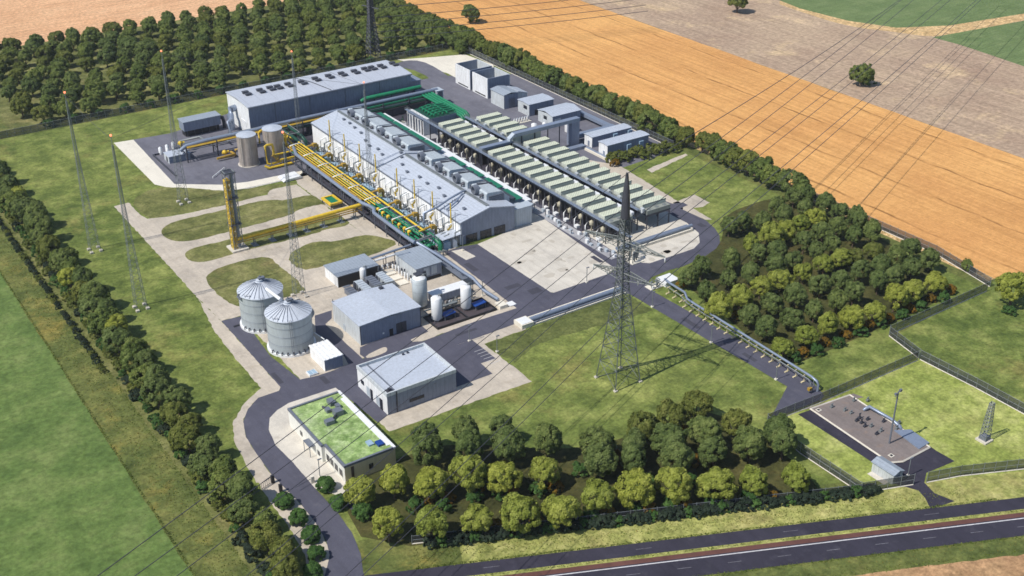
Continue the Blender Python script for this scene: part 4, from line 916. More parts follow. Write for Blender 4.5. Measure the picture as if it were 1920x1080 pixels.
def steel_tank(label, x, y, r, h):
    t = thing('storage_tank', label, 'tank', (x, y, 0), 'beige storage tanks')
    b = MB(); b.lathe(x, y, [(r, .3), (r, h)], 28); b.build('shell', 'beige steel', t)
    b = MB(); b.lathe(x, y, [(r+.08, h), (r+.08, h+.2), (.4, h+.75), (0, h+.75)], 28, smooth=False); b.build('roof', 'roof membrane', t)
    b = MB(); b.cyl(x, y, r+.5, 0, .3, 28); b.build('base', 'concrete', t)
    b = MB()
    for k in range(7): b.bar((x-r*.9-.3, y-r*.6, k*h/7+.5), (x-r*.9+.2, y-r*.6-.3, k*h/7+.5), .08)
    b.bar((x-r*.9-.3, y-r*.6, 0), (x-r*.9-.3, y-r*.6, h+.6), .08); b.bar((x-r*.9+.2, y-r*.6-.3, 0), (x-r*.9+.2, y-r*.6-.3, h+.6), .08); b.build('ladder', 'galvanised', t)
    return t
steel_tank('beige cylindrical tank standing alone on the yard, its yellow pipes only on one side', 149, 398.5, 3.6, 11.6)
steel_tank('beige cylindrical tank enclosed by yellow pipe loops beside the junction frame', 159.3, 398.2, 3.7, 12.0)
t = thing('yellow_pipe_loop', 'bright yellow pipe loops wrapping around the two beige tanks', 'pipe loop', (155, 394, 0))
b = MB(); b.tube([(153.4, 391.6, 1.5), (153.2, 391.6, 8.2), (154.0, 391.8, 8.6), (156.2, 392.2, 8.2), (156.6, 392.3, 7), (156.6, 392.3, 4)], .42, 10); b.build('pipe', 'yellow', t)
b = MB(); b.tube([(159, 403, 10.4), (155.8, 401.5, 10.6), (155, 401, 10), (154.6, 400, 6.5)], .42, 10); b.build('pipe', 'yellow', t)
b = MB(); b.tube([(163.4, 397, 4.2), (163.8, 396.4, 9.2), (163.2, 396.6, 9.8), (161.8, 397, 9.8)], .42, 10); b.build('pipe', 'yellow', t)
b = MB(); b.tube([(151.5, 389.5, 1.6), (152.8, 388.8, .7), (158.5, 388.8, .7), (163, 388.8, .7)], .45, 10); b.tube([(153.4, 391.6, 1.5), (154.4, 391.4, 1.0), (164.5, 392.2, 1.2)], .45, 10); b.build('pipe', 'yellow', t)
b = MB(); b.box(157, 166, 392.4, 393.2, 3.4, 3.8); b.box(158, 166, 389.6, 390.2, 2.3, 2.7); b.build('tray', 'yellow', t)
b = MB(); b.tube([(156, 392.3, 4), (157, 392, 3), (158, 391.5, 3)], .5, 10); b.lathe(157.5, 391.6, [(0, 1.6), (.7, 2), (.7, 3), (0, 3.4)], 10); b.build('valve', 'ochre', t)
for x in (154.5, 159, 163):
    b = MB(); b.bar((x, 390.5, 0), (x, 390.5, 3.3), .25); b.build('support', 'grey steel', t)

# ------------------------------------------------------------------ silos, workshop, sheds
def silo(label, x, y):
    t = thing('silo', label, 'silo', (x, y, 0), 'round steel silos')
    b = MB(); b.cyl(x, y, 6.75, 0, .7, 40); b.build('base_ring', 'white paint', t)
    b = MB(); b.lathe(x, y, [(6.2, .7), (6.2, 10.7)], 40); b.build('shell', 'tank steel', t)
    b = MB(); b.lathe(x, y, [(6.45, 10.7), (6.45, 10.95), (.9, 13.4), (.9, 13.9), (0, 14.0)], 40, smooth=False); b.build('roof', 'tank roof', t)
    for k in range(28):
        a = 2*math.pi*k/28; b = MB()
        b.bar((x+6.3*math.cos(a), y+6.3*math.sin(a), 11.05), (x+1.2*math.cos(a), y+1.2*math.sin(a), 13.35), .13); b.build('roof_rib', 'tank rib', t)
    for z in (3.2, 5.9, 8.5):
        b = MB(); b.lathe(x, y, [(6.21, z), (6.27, z+.05), (6.21, z+.1)], 40); b.build('band', 'tank rib', t)
    b = MB(); b.bar((x+.4, y+.3, 13.8), (x+.4, y+.3, 15), .3); b.box(x-.2, x+1.6, y-.6, y+.6, 14, 14.5); b.build('top_hatch', 'grey steel', t)
    b = MB(); rail(b, [(x-5.6, y-2.2), (x-4.6, y-3.6)], 11.1, .9, .8, .08); b.build('roof_railing', 'grey steel', t)
    b = MB()
    for s in (-.3, .3): b.bar((x-2.2+s*.9, y-6.1+s*.2, .7), (x-2.2+s*.9, y-6.1+s*.2, 11.6), .09)
    b.build('ladder', 'grey steel', t)
    for k in range(9):
        a = R(195+14*k); b = MB(); b.tube([(x+6.2*math.cos(a), y+6.2*math.sin(a), 1.3), (x+6.7*math.cos(a), y+6.7*math.sin(a), 1.3), (x+6.7*math.cos(a), y+6.7*math.sin(a), .7)], .18, 6); b.build('anchor', 'dark steel', t)
    return t
silo('round grey silo with ribbed cone roof, behind the other and beside the grass', 105.2, 284.6)
silo('round grey silo with ribbed cone roof, next to the small ribbed shed', 106.4, 268.4)
t = thing('silo_catwalk', 'white covered conveyor linking the roofs of the two silos', 'conveyor', (106, 276, 11))
b = MB(); b.tube([(105.6, 280.6, 12.6), (106.2, 272.4, 12.7)], .5, 8); b.build('tube', 'white paint', t)
b = MB(); b.bar((99.4, 284.4, 10.8), (98.4, 284.4, 11.2), .5); b.box(98.3, 99.2, 283.2, 285.2, 10.2, 10.4); b.build('bracket', 'grey steel', t)
t = thing('ribbed_shed', 'small white shed with ribbed flat roof at the foot of the front silo', 'shed', (110.5, 255.5, 0))
b = MB(); b.box(108, 113.3, 250.8, 259.8, 0, 3.4); b.build('wall', 'white cladding', t)
b = MB(); b.box(108.03, 113.27, 250.74, 250.79, .02, 3.38); b.build('front_wall', 'grey shade cladding', t)  # shed front darkened with its shade in the colour
b = MB(); b.box(107.8, 113.5, 250.5, 260, 3.4, 3.6)
for k in range(5): b.box(108+k*1.25, 108.25+k*1.25, 250.5, 260, 3.602, 3.75)
b.build('roof', 'white cladding', t)
t = thing('shed_pipe', 'thin pale pipe from the front silo down to the ribbed shed', 'pipe', (113, 262, 0))
b = MB(); b.tube([(112.2, 265.5, 3.6), (112.6, 260, 3.9)], .14, 6); b.build('pipe', 'white paint', t)
t = thing('white_hatch', 'flat white hatch box on the gravel in front of the ribbed shed', 'hatch', (104.8, 251.4, 0))
b = MB(); b.box(103.4, 105.9, 250.6, 253, 0, .5); b.build('box', 'white paint', t)
b = MB(); b.box(103.6, 104.6, 250.8, 252.8, .5, .6); b.box(104.75, 105.7, 250.8, 252.8, .5, .6); b.build('lid', 'pale blue', t)
t = thing('drain_pit', 'dark open drain slot in the gravel beside the rear silo', 'drain', (98.3, 285, 0))
b = MB(); b.box(97, 99.6, 286.6, 287.4, .06, .2); b.build('grate', 'black', t)
# workshop
t = thing('workshop', 'grey clad workshop with large plain pale roof, dark double door and small door', 'workshop', (131.8, 265.5, 0))
b = MB(); b.box(122.1, 141.4, 257.4, 274, 0, 6.1); b.build('wall', 'pale cladding', t)
b = MB(); b.box(122.14, 141.36, 257.33, 257.39, .03, 6.05); b.build('front_wall', 'grey shade cladding', t)  # workshop front carries its shade in this darker skin
b = MB(); b.yprism([(121.9, 6.1), (131.8, 6.6), (141.6, 6.1), (141.6, 6.35), (131.8, 6.85), (121.9, 6.35)], 257.1, 274.2); b.build('roof', 'roof membrane', t)
b = MB(); b.box(133.4, 136.6, 257.2, 257.32, .02, 3.3); d = b.build('double_door', 'dark steel', t)
b = MB(); b.box(134.95, 135.05, 257.16, 257.195, .1, 3.2); b.box(135.2, 135.3, 257.1, 257.19, 1.3, 1.6); b.build('handle', 'black', d)
b = MB(); b.box(131.2, 132.3, 257.22, 257.32, .02, 2.2); b.build('side_door', 'black', t)
b = MB(); b.box(122.0, 122.08, 266.5, 267.6, .02, 2.2); b.build('end_door', 'pale panel', t)
b = MB(); b.box(129.0, 129.5, 257.2, 257.32, 1.4, 1.9); b.build('meter_box', 'white paint', t)
for x, y in ((122.15, 257.25), (141.3, 257.25)):
    b = MB(); b.tube([(x, y, 6.1), (x, y, .1)], .09, 6); b.build('downpipe', 'dark steel', t)
b = MB(); b.box(136.5, 137.6, 272, 273, 6.5, 7.2); b.build('roof_vent', 'dark steel', t)
b = MB(); b.tube([(122.2, 273.8, 6.3), (122.2, 273.8, 7.1)], .12, 6); b.build('roof_pipe', 'grey steel', t)
# admin block
t = thing('flat_roofed_building', 'flat-roofed pale building with raised parapet beside the parking bays', 'building', (122, 231, 0))
b = MB(); b.box(111.9, 132.1, 223.2, 239.3, 0, 5.5); b.build('wall', 'white cladding', t)
b = MB(); b.box(111.95, 132.05, 223.13, 223.19, .02, 5.5); b.build('front_wall', 'grey shade cladding', t)  # shaded front painted darker than the white walls
b = MB()
for q in ((111.8, 112.25, 223.1, 239.4), (131.75, 132.2, 223.1, 239.4), (112.26, 131.74, 223.1, 223.5), (112.26, 131.74, 239.0, 239.4)): b.box(*q, 5.5, 6.5)
b.build('parapet', 'pale cladding', t)
b = MB(); b.box(112.3, 131.7, 223.55, 238.95, 5.5, 5.7); b.build('roof', 'roof membrane', t)
b = MB(); b.box(114.6, 114.9, 223.6, 238.9, 5.72, 5.95); b.build('roof_rib', 'grey steel', t)
b = MB(); b.box(112.4, 114.2, 223.7, 225.2, 5.72, 6.4); b.tube([(113.2, 224.4, 6.4), (113.2, 224.4, 7)], .4, 8); b.build('roof_unit', 'dark steel', t)
for y, z0, z1, w in ((236.5, 2.2, 3.4, 1.6), (231.6, .1, 3.2, 1.2), (226.4, .1, 3.2, 1.4)):
    b = MB(); b.box(111.8, 111.88, y-w/2, y+w/2, z0, z1); o = b.build('window', 'glass', t)
    b = MB(); b.box(111.74, 111.79, y-.06, y+.06, z0, z1); b.build('frame', 'dark steel', o)
for y in (233.4, 228.2):
    b = MB(); b.box(111.82, 111.88, y-.9, y+.9, .3, 3.0); b.build('wall_panel', 'pale panel', t)
b = MB(); b.box(118.2, 122.4, 223.02, 223.12, 1.6, 2.5); o = b.build('window', 'glass', t)
b = MB()
for k in range(6): b.box(118.2+k*.82, 118.28+k*.82, 222.97, 223.01, 1.6, 2.5)
b.build('frame', 'black', o)
b = MB(); b.box(114.4, 114.75, 222.98, 223.12, 0, 6.3); b.build('downpipe', 'dark steel', t)
b = MB(); b.box(125.5, 126.1, 223.0, 223.12, 4.4, 4.7); b.build('wall_lamp', 'grey steel', t)
for x, y in ((125, 238.2), (126.4, 238.3)):
    b = MB(); b.cyl(x, y, .3, 5.7, 6.2, 10); b.build('roof_vent', 'dark steel', t)
# gatehouse with grass roof
t = thing('gatehouse', 'cream gatehouse with planted grass roof and a row of dark windows beside the entrance road', 'gatehouse', (97, 219, 0))
foot = [(89.5, 204.3), (103.7, 204.3), (103.7, 233.4), (89.5, 233.4), (89.5, 221.6), (87.9, 221.6), (87.9, 215.6), (89.5, 215.6)]
foot = [(89.5, 204.3), (103.7, 204.3), (103.7, 233.4), (89.5, 233.4), (89.5, 222.6), (90.6, 222.6), (90.6, 218.0), (89.5, 218.0), (89.5, 214.6), (90.4, 214.6), (90.4, 204.4)]
body = [(90.4, 204.3), (103.7, 204.3), (103.7, 233.2), (89.6, 233.2), (89.6, 214.6), (90.4, 214.6)]
b = MB(); b.prism(body, 0, 4.5); b.build('wall', 'white wall', t)
b = MB(); b.box(90.45, 103.65, 204.22, 204.28, .02, 4.5); b.build('front_wall', 'cream wall', t)
b = MB(); b.prism([(90.9, 204.8), (103.2, 204.8), (103.2, 232.7), (90.1, 232.7), (90.1, 215.1), (90.9, 215.1)], 4.5, 4.75); b.build('grass_roof', 'sedum', t)
b = MB()
for q in ((90.3, 90.85, 204.2, 214.5), (89.5, 90.05, 214.5, 233.3), (90.86, 103.2, 204.2, 204.75), (90.06, 103.2, 232.75, 233.3)): b.box(*q, 4.5, 5.1)
b.build('parapet', 'grey steel', t)
b = MB(); b.box(103.22, 103.85, 204.2, 233.3, 4.5, 5.1); b.box(102.4, 103.2, 206, 230, 4.76, 4.9); b.build('parapet', 'white paint', t)
for y in (206.3, 208.7, 211.0, 213.0):
    b = MB(); b.box(90.3, 90.38, y-.75, y+.75, 1.2, 2.9); o = b.build('window', 'glass', t)
    b = MB(); b.box(90.22, 90.29, y-.85, y+.85, 1.05, 1.18); b.build('sill', 'pale concrete', o)
for y, r_ in ((226, .0), (216.4, 0)):
    b = MB(); b.box(89.5, 89.58, y-.6, y+.6, 1.2, 2.4); b.build('window', 'glass', t)
b = MB(); b.box(96.6, 97.7, 204.12, 204.2, 1.6, 3.0); b.build('window', 'glass', t)
b = MB(); b.box(92.0, 92.7, 204.1, 204.2, .2, 4.2); b.build('downpipe', 'bark', t)
b = MB(); b.box(88.0, 89.5, 218, 221.5, 2.9, 3.1); b.bar((88.1, 218.1, 0), (88.1, 218.1, 2.9), .12); b.bar((88.1, 221.4, 0), (88.1, 221.4, 2.9), .12); b.build('porch', 'grey steel', t)
for x, y, w, d, h in ((99.6, 229.4, 1.5, 2.4, 1.1), (97.4, 226.8, 1.2, 1.6, .9), (98.9, 224.3, 2.2, 2.0, 1.4), (95.4, 221.9, 2.2, 1.6, 1.1), (100.2, 227.0, 1.1, 1.5, .9)):
    b = MB(); b.box(x-w/2, x+w/2, y-d/2, y+d/2, 4.76, 4.76+h); b.build('roof_unit', 'grey steel', t)
b = MB(); b.tube([(97, 229, 5.1), (98, 226, 5.3), (98.8, 224, 5.4), (96.5, 222.5, 5.3)], .3, 8); b.build('roof_duct', 'dark steel', t)
b = MB(); b.box(100.6, 102.2, 206.6, 208.6, 4.76, 5.3); b.build('roof_unit', 'blue', t)
b = MB(); b.box(98.8, 100.2, 208, 210, 4.76, 5.2); b.build('roof_unit', 'pale blue', t)
# treatment group
t = shed('generator_shed', 'low grey shed with flat roof and open dark front beside the gravel yard', 'shed', 132.2, 145.8, 291.2, 300, 3.7, wall='white cladding', roof='roof grey', front='black')
t = shed('filter_house', 'square grey house with flat pale roof and louvred side next to the grey vessel', 'shed', 153.2, 162, 280.3, 293.2, 4.7, wall='pale cladding', roof='roof grey')
for x in (155.8, 158.4):
    b = MB(); b.box(x, x+1.9, 280.14, 280.22, 1.6, 4.4); b.build('louver', 'pale panel', t)
b = MB(); b.box(153.6, 161.6, 280.1, 280.2, .05, 1.0); b.build('vent_slot', 'black', t)
t = thing('chiller_row', 'row of grey box chillers with ribbed tops behind the workshop', 'chillers', (141, 285, 0))
for k, (x, y0, y1, h, m) in enumerate(((137.6, 280.4, 289, 2.0, 'pale panel'), (141.0, 280.4, 288.5, 2.6, 'grey steel'), (145.2, 281.6, 289, 2.2, 'pale panel'), (133.4, 280.6, 287, 1.6, 'grey steel'))):
    b = MB(); b.box(x-1.3, x+1.3, y0, y1, .2, h)
    for j in range(6): b.box(x-1.15, x+1.15, y0+.4+j*1.3, y0+1.3+j*1.3, h, h+.14)
    b.build('chiller', m, t)
for k, (x, y) in enumerate(((139.3, 282), (139.3, 286), (143.1, 283), (143, 287), (135.4, 283.5), (135.5, 286.8))):
    b = MB(); b.lathe(x, y, [(.5, 0), (.5, 2.0+.5*(k % 2)), (0, 2.6+.5*(k % 2))], 10); b.build('pump', 'dark steel', t)
b = MB(); b.tube([(132.5, 281.5, 1.2), (140, 281, 2.9), (146, 281.2, 2.6)], .2, 6); b.build('pipework', 'galvanised', t)
def vessel(label, x, y, r, h, matn, base=.5, cap=True):
    t = thing('vertical_vessel', label, 'tank', (x, y, 0), 'upright cylindrical tanks')
    b = MB(); b.lathe(x, y, [(r*.7, base), (r, base+.5), (r, h-.5), (r*.8, h-.15), (0, h)], 24); b.build('shell', matn, t)
    b = MB()
    for k in range(3):
        a = R(90+120*k); b.bar((x+r*.8*math.cos(a), y+r*.8*math.sin(a), 0), (x+r*.8*math.cos(a), y+r*.8*math.sin(a), base+.5), .2)
    b.build('feet', 'grey steel', t)
    b = MB(); b.tube([(x+r*.5, y, h-.2), (x+r*.5, y, h+.4), (x+r+.3, y, h+.3), (x+r+.3, y, 1)], .12, 6); b.build('vent_line', 'galvanised', t)
    return t
t = vessel('tall white cylindrical tank on the dark tray, closer to the workshop', 146.6, 257.3, 1.55, 7.9, 'white paint')
t = vessel('tall white cylindrical tank on the dark tray, closer to the corner of the yard road', 157, 258.2, 1.55, 7.9, 'white paint')
t = vessel('small white cylindrical tank in front of the dark open shed', 140.2, 290.3, .95, 4.9, 'white paint')
t = vessel('tall grey cylindrical vessel with domed white top between workshop and filter house', 146.7, 267, 2.15, 10, 'tank steel')
b = MB(); b.lathe(146.7, 267, [(2.19, 9.3), (1.75, 9.9), (0, 10.06)], 24); b.build('dome', 'white paint', t)
b = MB(); b.box(146, 148.3, 267.2, 269.2, 10.05, 10.5); b.tube([(148, 268, 10.4), (149.3, 268, 10.4), (149.3, 268, 0)], .3, 8); b.build('top_gear', 'dark steel', t)
t = thing('spill_tray', 'dark brown walled spill tray under the two white tanks', 'spill tray', (154, 256, 0))
b = MB(); b.box(144.2, 163.8, 252.8, 260.4, .085, .2); b.build('floor', 'dark floor', t)
b = MB(); b.box(144, 164, 252.5, 252.75, 0, .8); b.box(144, 164, 260.45, 260.7, 0, .8); b.box(144, 144.2, 252.76, 260.44, 0, .8); b.box(163.8, 164, 252.76, 260.44, 0, .8); b.box(154.2, 154.5, 252.76, 260.44, 0, .8); b.build('kerb', 'black', t)
for i, x in enumerate((150.0, 160.4)):
    t = thing('pump_canopy', ('bright blue low canopy beside the tank closer to the workshop' if i == 0 else 'bright blue low canopy beside the tank at the yard road corner'), 'canopy', (x, 256.6, 0), 'blue canopies on the spill tray')
    b = MB(); b.yprism([(x-1.9, 1.5), (x+1.9, 1.9), (x+1.9, 2.1), (x-1.9, 1.7)], 255.4, 257.8); b.build('roof', 'blue', t)
    b = MB(); b.box(x-1.2, x+1.2, 255.8, 257.4, .2, 1.3); b.build('pump', 'dark steel', t)
    for q in (-1.7, 1.7):
        for yy in (255.6, 257.6):
            b = MB(); b.bar((x+q, yy, .2), (x+q, yy, 1.6), .12); b.build('post', 'grey steel', t)
t = thing('white_container', 'long white flat-topped container behind the two white tanks', 'container', (156.5, 267.4, 0))
b = MB(); b.box(150.6, 162.6, 265.8, 269.2, .4, 2.7); b.build('body', 'grey shade cladding', t)
b = MB(); b.box(150.4, 162.8, 265.6, 269.4, 2.7, 2.95); b.build('roof', 'white paint', t)
for x in (151.5, 156.5, 161.5):
    b = MB(); b.box(x-.2, x+.2, 266, 269, 0, .4); b.build('foot', 'dark steel', t)
t = thing('tank_pipework', 'tangle of pale pipes and valves behind the two white tanks', 'pipework', (154, 262.5, 0))
rr = random.Random(5)
for k in range(11):
    x = 148.5+k*1.3; y = 262.2+rr.uniform(-.6, .8); b = MB(); h = rr.uniform(.9, 2.4)
    b.tube([(x, y, 0), (x, y, h), (x+.8, y+.4, h), (x+.8, y+.4, 0)], .17, 6); b.build('pipe_loop', rr.choice(['white paint', 'galvanised', 'galvanised', 'beige steel']), t)
b = MB(); b.box(147.5, 156, 261.2, 262.0, 1.2, 1.5); b.tube([(142, 259.5, 1.4), (145, 259.6, 1.4), (145.2, 262, 1.4), (163, 262.4, 1.4)], .2, 6); b.build('pipe', 'galvanised', t)
t = thing('valve_slabs', 'pale slabs with rows of dark and white valves beside the filter house', 'valve row', (150, 288, 0))
b = MB()
for k in range(3): b.box(148.2, 151.2, 281.5+k*3.9, 284.4+k*3.9, .04, .35)
b.build('slab', 'pale concrete', t)
for k in range(14):
    b = MB(); x, y = 151.9+(k % 2)*.5, 281.5+k*.95; b.lathe(x, y, [(.28, 0), (.28, 1.5+.5*(k % 3)), (0, 1.8+.5*(k % 3))], 8); b.build('valve', 'dark steel' if k % 2 else 'white paint', t)
for k in range(9):
    b = MB(); x = 144.6+k*.85; b.lathe(x, 294.6-.1*k, [(.25, 0), (.3, 1.5), (0, 2.0)], 8); b.build('meter', 'white paint' if k % 2 else 'dark steel', t)
t = thing('shed_pipe_bridge', 'grey pipe bridge with white lagged pipes from the open shed to the rack', 'pipe bridge', (152, 297.5, 0))
b = MB(); b.tube([(146, 296.6, 3.6), (161, 297.4, 3.9)], .38, 8); b.build('pipe', 'pipe grey', t)
b = MB(); b.tube([(145.5, 295.6, 3.0), (155.5, 296, 3.0)], .35, 8); b.build('pipe', 'white paint', t)
for x in (147, 151, 155, 159):
    b = MB(); b.bar((x, 295.6, 0), (x, 295.6, 3.4), .2); b.bar((x, 297.4, 0), (x, 297.4, 3.5), .2); b.bar((x, 295.4, 3.3), (x, 297.8, 3.4), .16); b.build('trestle', 'dark steel', t)
t = thing('yard_pipe', 'grey pipe stepping down along the yard road to a white end block', 'pipe', (164, 275, 0))
b = MB(); b.tube([(162.0, 295, 5.4), (163.2, 292, 4.6), (164.2, 285, 4.2), (164.8, 272, 4.0), (165.2, 267.5, 3.9), (165.6, 262, 2.0), (166.4, 255.4, 1.6)], .5, 10); b.build('pipe', 'pipe grey', t)
for y in (290, 284, 278, 272, 266.5):
    b = MB(); b.bar((164.6, y, 0), (164.6, y, 3.8), .2); b.bar((164.0, y, 3.5), (165.4, y, 3.5), .16); b.build('support', 'dark steel', t)
b = MB(); b.box(163.2, 166.8, 270, 292, 2.6, 2.75); b.build('cable_tray', 'grey steel', t)
t = thing('pipe_end_block', 'white concrete block where the stepping pipe enters the ground', 'concrete block', (166.4, 253.6, 0))
b = MB(); b.box(165, 167.6, 252.2, 255.2, 0, 1.1); b.build('block', 'pale concrete', t)
b = MB(); b.box(168.4, 170.6, 252, 254.4, .08, .35); b.build('slab', 'white paint', t)
# trench along the east road
t = thing('pipe_trench', 'long low concrete channel with grey pipe beside the main site road', 'pipe channel', (184, 241, 0))
b = MB(); b.box(168, 201.4, 242.4, 243.1, 0, .9); b.build('kerb', 'pale concrete', t)
b = MB(); b.box(168, 201.4, 239.2, 239.5, 0, .5); b.build('kerb', 'pale concrete', t)
b = MB(); b.box(168, 201.4, 239.5, 242.4, .03, .12); b.build('floor', 'grey steel', t)
b = MB(); b.tube([(168, 241.3, .95), (201.4, 241.3, .95)], .75, 12); b.build('pipe', 'pipe grey', t)
b = MB(); b.tube([(168, 240, .5), (201.4, 240, .5)], .35, 10); b.build('pipe', 'grey steel', t)
t = thing('trench_block', 'white concrete block closing the end of the pipe channel beside the lawn', 'concrete block', (165.8, 241.2, 0))
b = MB(); b.box(163.8, 167.9, 239.2, 243.4, 0, 1.3); b.build('block', 'pale concrete', t)
b = MB(); b.box(164.2, 167.5, 239.6, 243.0, 1.3, 1.42); b.build('lid', 'white paint', t)
# pipeline along the drive
t = thing('valve_block', 'white flat concrete block with lattice valves where the road meets the drive', 'concrete block', (214, 237, 0))
b = MB(); b.box(213.6, 219, 235.4, 240, 0, 1.4); b.build('block', 'white paint', t)
b = MB(); b.box(208.6, 213.2, 236.2, 239.2, .09, .3); b.build('slab', 'pale concrete', t)
for k, (x, y) in enumerate(((209.4, 237), (210.6, 238.4), (211.8, 237.2), (212.6, 238.6), (211, 236.6))):
    b = MB(); b.bar((x, y, .3), (x, y, 2.6), .18); b.bar((x, y, 2.4), (x+1, y-.5, 1.6), .16); b.box(x-.4, x+.4, y-.3, y+.3, 1.2, 1.6); b.build('valve', 'galvanised', t)
t = thing('pipeline', 'long grey overground pipe on low supports running beside the drive to the compound', 'pipeline', (210, 204, 0))
b = MB(); b.tube([(214, 236.4, 2.4), (213.2, 233, 2.6), (212.8, 226, 2.8), (210.6, 222.5, 2.9), (210.4, 219, 2.9), (209.2, 172.6, 3.0), (209.0, 170.4, 2.8), (208.9, 169.9, 2.0), (208.9, 169.8, .1)], .34, 10); b.build('pipe', 'pipe grey', t)
b = MB(); b.tube([(212.0, 234, 2.0), (211.4, 226, 2.1), (209.8, 221.5, 2.2), (208.5, 172.8, 2.3), (208.2, 171.6, 1.6), (208.2, 171.5, .1)], .16, 6); b.build('pipe', 'galvanised', t)
for k, y in enumerate(list(range(232, 174, -3))):
    x = 209.0+.024*(y-172); x = 211.6 if y > 223 else x
    b = MB(); b.box(x-.75, x+.9, y-.2, y+.2, 0, .35); b.bar((x+.2, y, .3), (x+.3, y, 2.4), .2); b.box(x-.55, x+.75, y-.12, y+.12, 2.0, 2.25); b.build('support', 'cream wall', t)
t = thing('drive_valve', 'yellow and rusty valve riser beside the end of the pipeline at the fence', 'valve', (206.6, 170.4, 0))
b = MB(); b.bar((206.4, 170.6, 0), (206.4, 170.6, 4), .2); b.bar((207.4, 170.2, 0), (207.4, 170.2, 3.6), .2); b.build('riser', 'galvanised', t)
b = MB(); b.box(206, 207, 170, 170.8, 1, 1.8); b.build('valve', 'ochre', t)

# ------------------------------------------------------------------ valve compound
t = thing('valve_pad', 'raised brown gravel pad with kerb, low valves and a grey pipe in the fenced compound', 'valve pad', (206, 150, 0))
pad = PX((1519, 768), (1593, 742), (1743, 840), (1692, 867), (1668, 869))
b = MB(); b.prism(pad, .03, .3); b.build('pad', 'pad gravel', t)
b = MB()
for a, c in zip(pad, pad[1:]+pad[:1]): b.bar((a[0], a[1], .25), (c[0], c[1], .25), .4)
b.build('kerb', 'concrete', t)
zc = Z(1440, 640, 3.858)
q = zc((910, 655), (1030, 650), (1165, 745), (1090, 790))
b = MB(); b.prism(q, .3, .55); b.build('slab', 'pipe grey', t)
pp = zc((690, 510), (730, 500), (890, 590), (950, 640))
b = MB(); b.tube([(pp[0][0], pp[0][1], .5), (pp[0][0]+.3, pp[0][1]-.2, 1.0), (pp[1][0], pp[1][1], 1.1), (pp[2][0], pp[2][1], 1.1), (pp[3][0], pp[3][1], 1.0), (pp[3][0]+.2, pp[3][1]-.3, .3)], .38, 10); b.build('pipe', 'pipe grey', t)
rr = random.Random(8)
for x, y in zc((555, 510), (600, 530), (640, 585), (660, 565), (675, 600), (700, 625), (745, 625), (720, 575), (785, 680), (815, 660), (835, 590), (930, 640), (945, 600), (460, 485), (720, 437), (620, 440)):
    b = MB(); h = rr.uniform(.8, 1.5); b.tube([(x, y, .3), (x, y, .3+h)], .2, 6); b.box(x-.45, x+.45, y-.3, y+.3, .3, .8); b.tube([(x-.4, y, .3+h), (x+.4, y, .3+h)], .12, 6); b.build('valve', 'dark steel' if rr.random() < .6 else 'galvanised', t)
for x, y in zc((365, 505), (890, 835)):
    b = MB(); b.box(x-.6, x+.6, y-.6, y+.6, .3, .42); b.build('manhole', 'concrete', t)
    b = MB(); b.box(x-.3, x+.3, y-.3, y+.3, .425, .47); b.build('cover', 'black', t)
x, y = P(1667, 833)
t = thing('utility_pole', 'single tall grey pole with crossarm standing on the gravel pad', 'pole', (x, y, .3))
b = MB(); b.tube([(x, y, .3), (x, y, 15.2)], [.24, .17], 8); b.build('shaft', 'grey steel', t)
b = MB(); b.bar((x-1.5, y-.4, 14.6), (x+1.5, y+.4, 14.9), .16); b.bar((x-.9, y-.3, 14.2), (x, y, 13.2), .1); b.box(x+.5, x+1.2, y-.2, y+.3, 14.9, 15.5); b.box(x-1.3, x-.7, y-.4, y+.1, 14.7, 15.2); b.build('crossarm', 'grey steel', t)
t = thing('instrument_shed', 'small pale gable-roofed shed beside the compound entrance', 'shed', (194, 136, 0))
x0, y0 = P(1673, 909)
b = MB(); b.box(x0, x0+3.2, y0, y0+6.2, 0, 2.6); b.build('wall', 'pale cladding', t)
b = MB(); b.yprism([(x0-.25, 2.6), (x0+1.6, 3.3), (x0+3.45, 2.6), (x0+3.45, 2.75), (x0+1.6, 3.45), (x0-.25, 2.75)], y0-.3, y0+6.5); b.build('roof', 'roof grey', t)
b = MB(); b.box(x0+1, x0+2.1, y0-.07, y0-.01, .1, 2.1); b.build('door', 'grey shade cladding', t)
b = MB(); b.box(x0-1.6, x0-.05, y0+1, y0+6, 0, .12); b.build('slab', 'concrete', t)

# ------------------------------------------------------------------ fences
def fence(label, pts, h=3.0, step=3.0, kerb=True, posts='galvanised'):
    L = sum(math.dist(a, c) for a, c in zip(pts, pts[1:])); step = max(step, L/95)
    t = thing('mesh_fence', label, 'fence', (pts[0][0], pts[0][1], 0), 'wire mesh fences')
    b = MB(); k_ = MB(); r_ = MB()
    pm = None
    for a, c in zip(pts, pts[1:]):
        d = math.dist(a, c); n = max(1, round(d/step))
        b.face([(a[0], a[1], .05), (c[0], c[1], .05), (c[0], c[1], h), (a[0], a[1], h)])
        for hh in (h, h*.5, .15): r_.bar((a[0], a[1], hh), (c[0], c[1], hh), .07)
        if kerb: k_.bar((a[0], a[1], .08), (c[0], c[1], .08), .22)
        for i in range(n+1):
            x, y = a[0]+(c[0]-a[0])*i/n, a[1]+(c[1]-a[1])*i/n
            if pm is None:
                q = MB(); q.bar((0, 0, 0), (0, 0, h+.25), .12); pm = q.mesh('post', posts)
            o = bpy.data.objects.new('post', pm); col.objects.link(o); o.parent = t; o['org'] = t['org']; o.location = (x-pts[0][0], y-pts[0][1], 0)
    b.build('mesh_panel', 'wire mesh', t); r_.build('rail', posts, t)
    if kerb: k_.build('kerb', 'concrete', t)
fence('dark mesh fence between the tree grove and the meadow, from the stubble corner', PX((1850, 546), (1667, 628)))
fence('short dark mesh fence stepping from the grove fence down to the compound corner', PX((1667, 630), (1722, 672)))
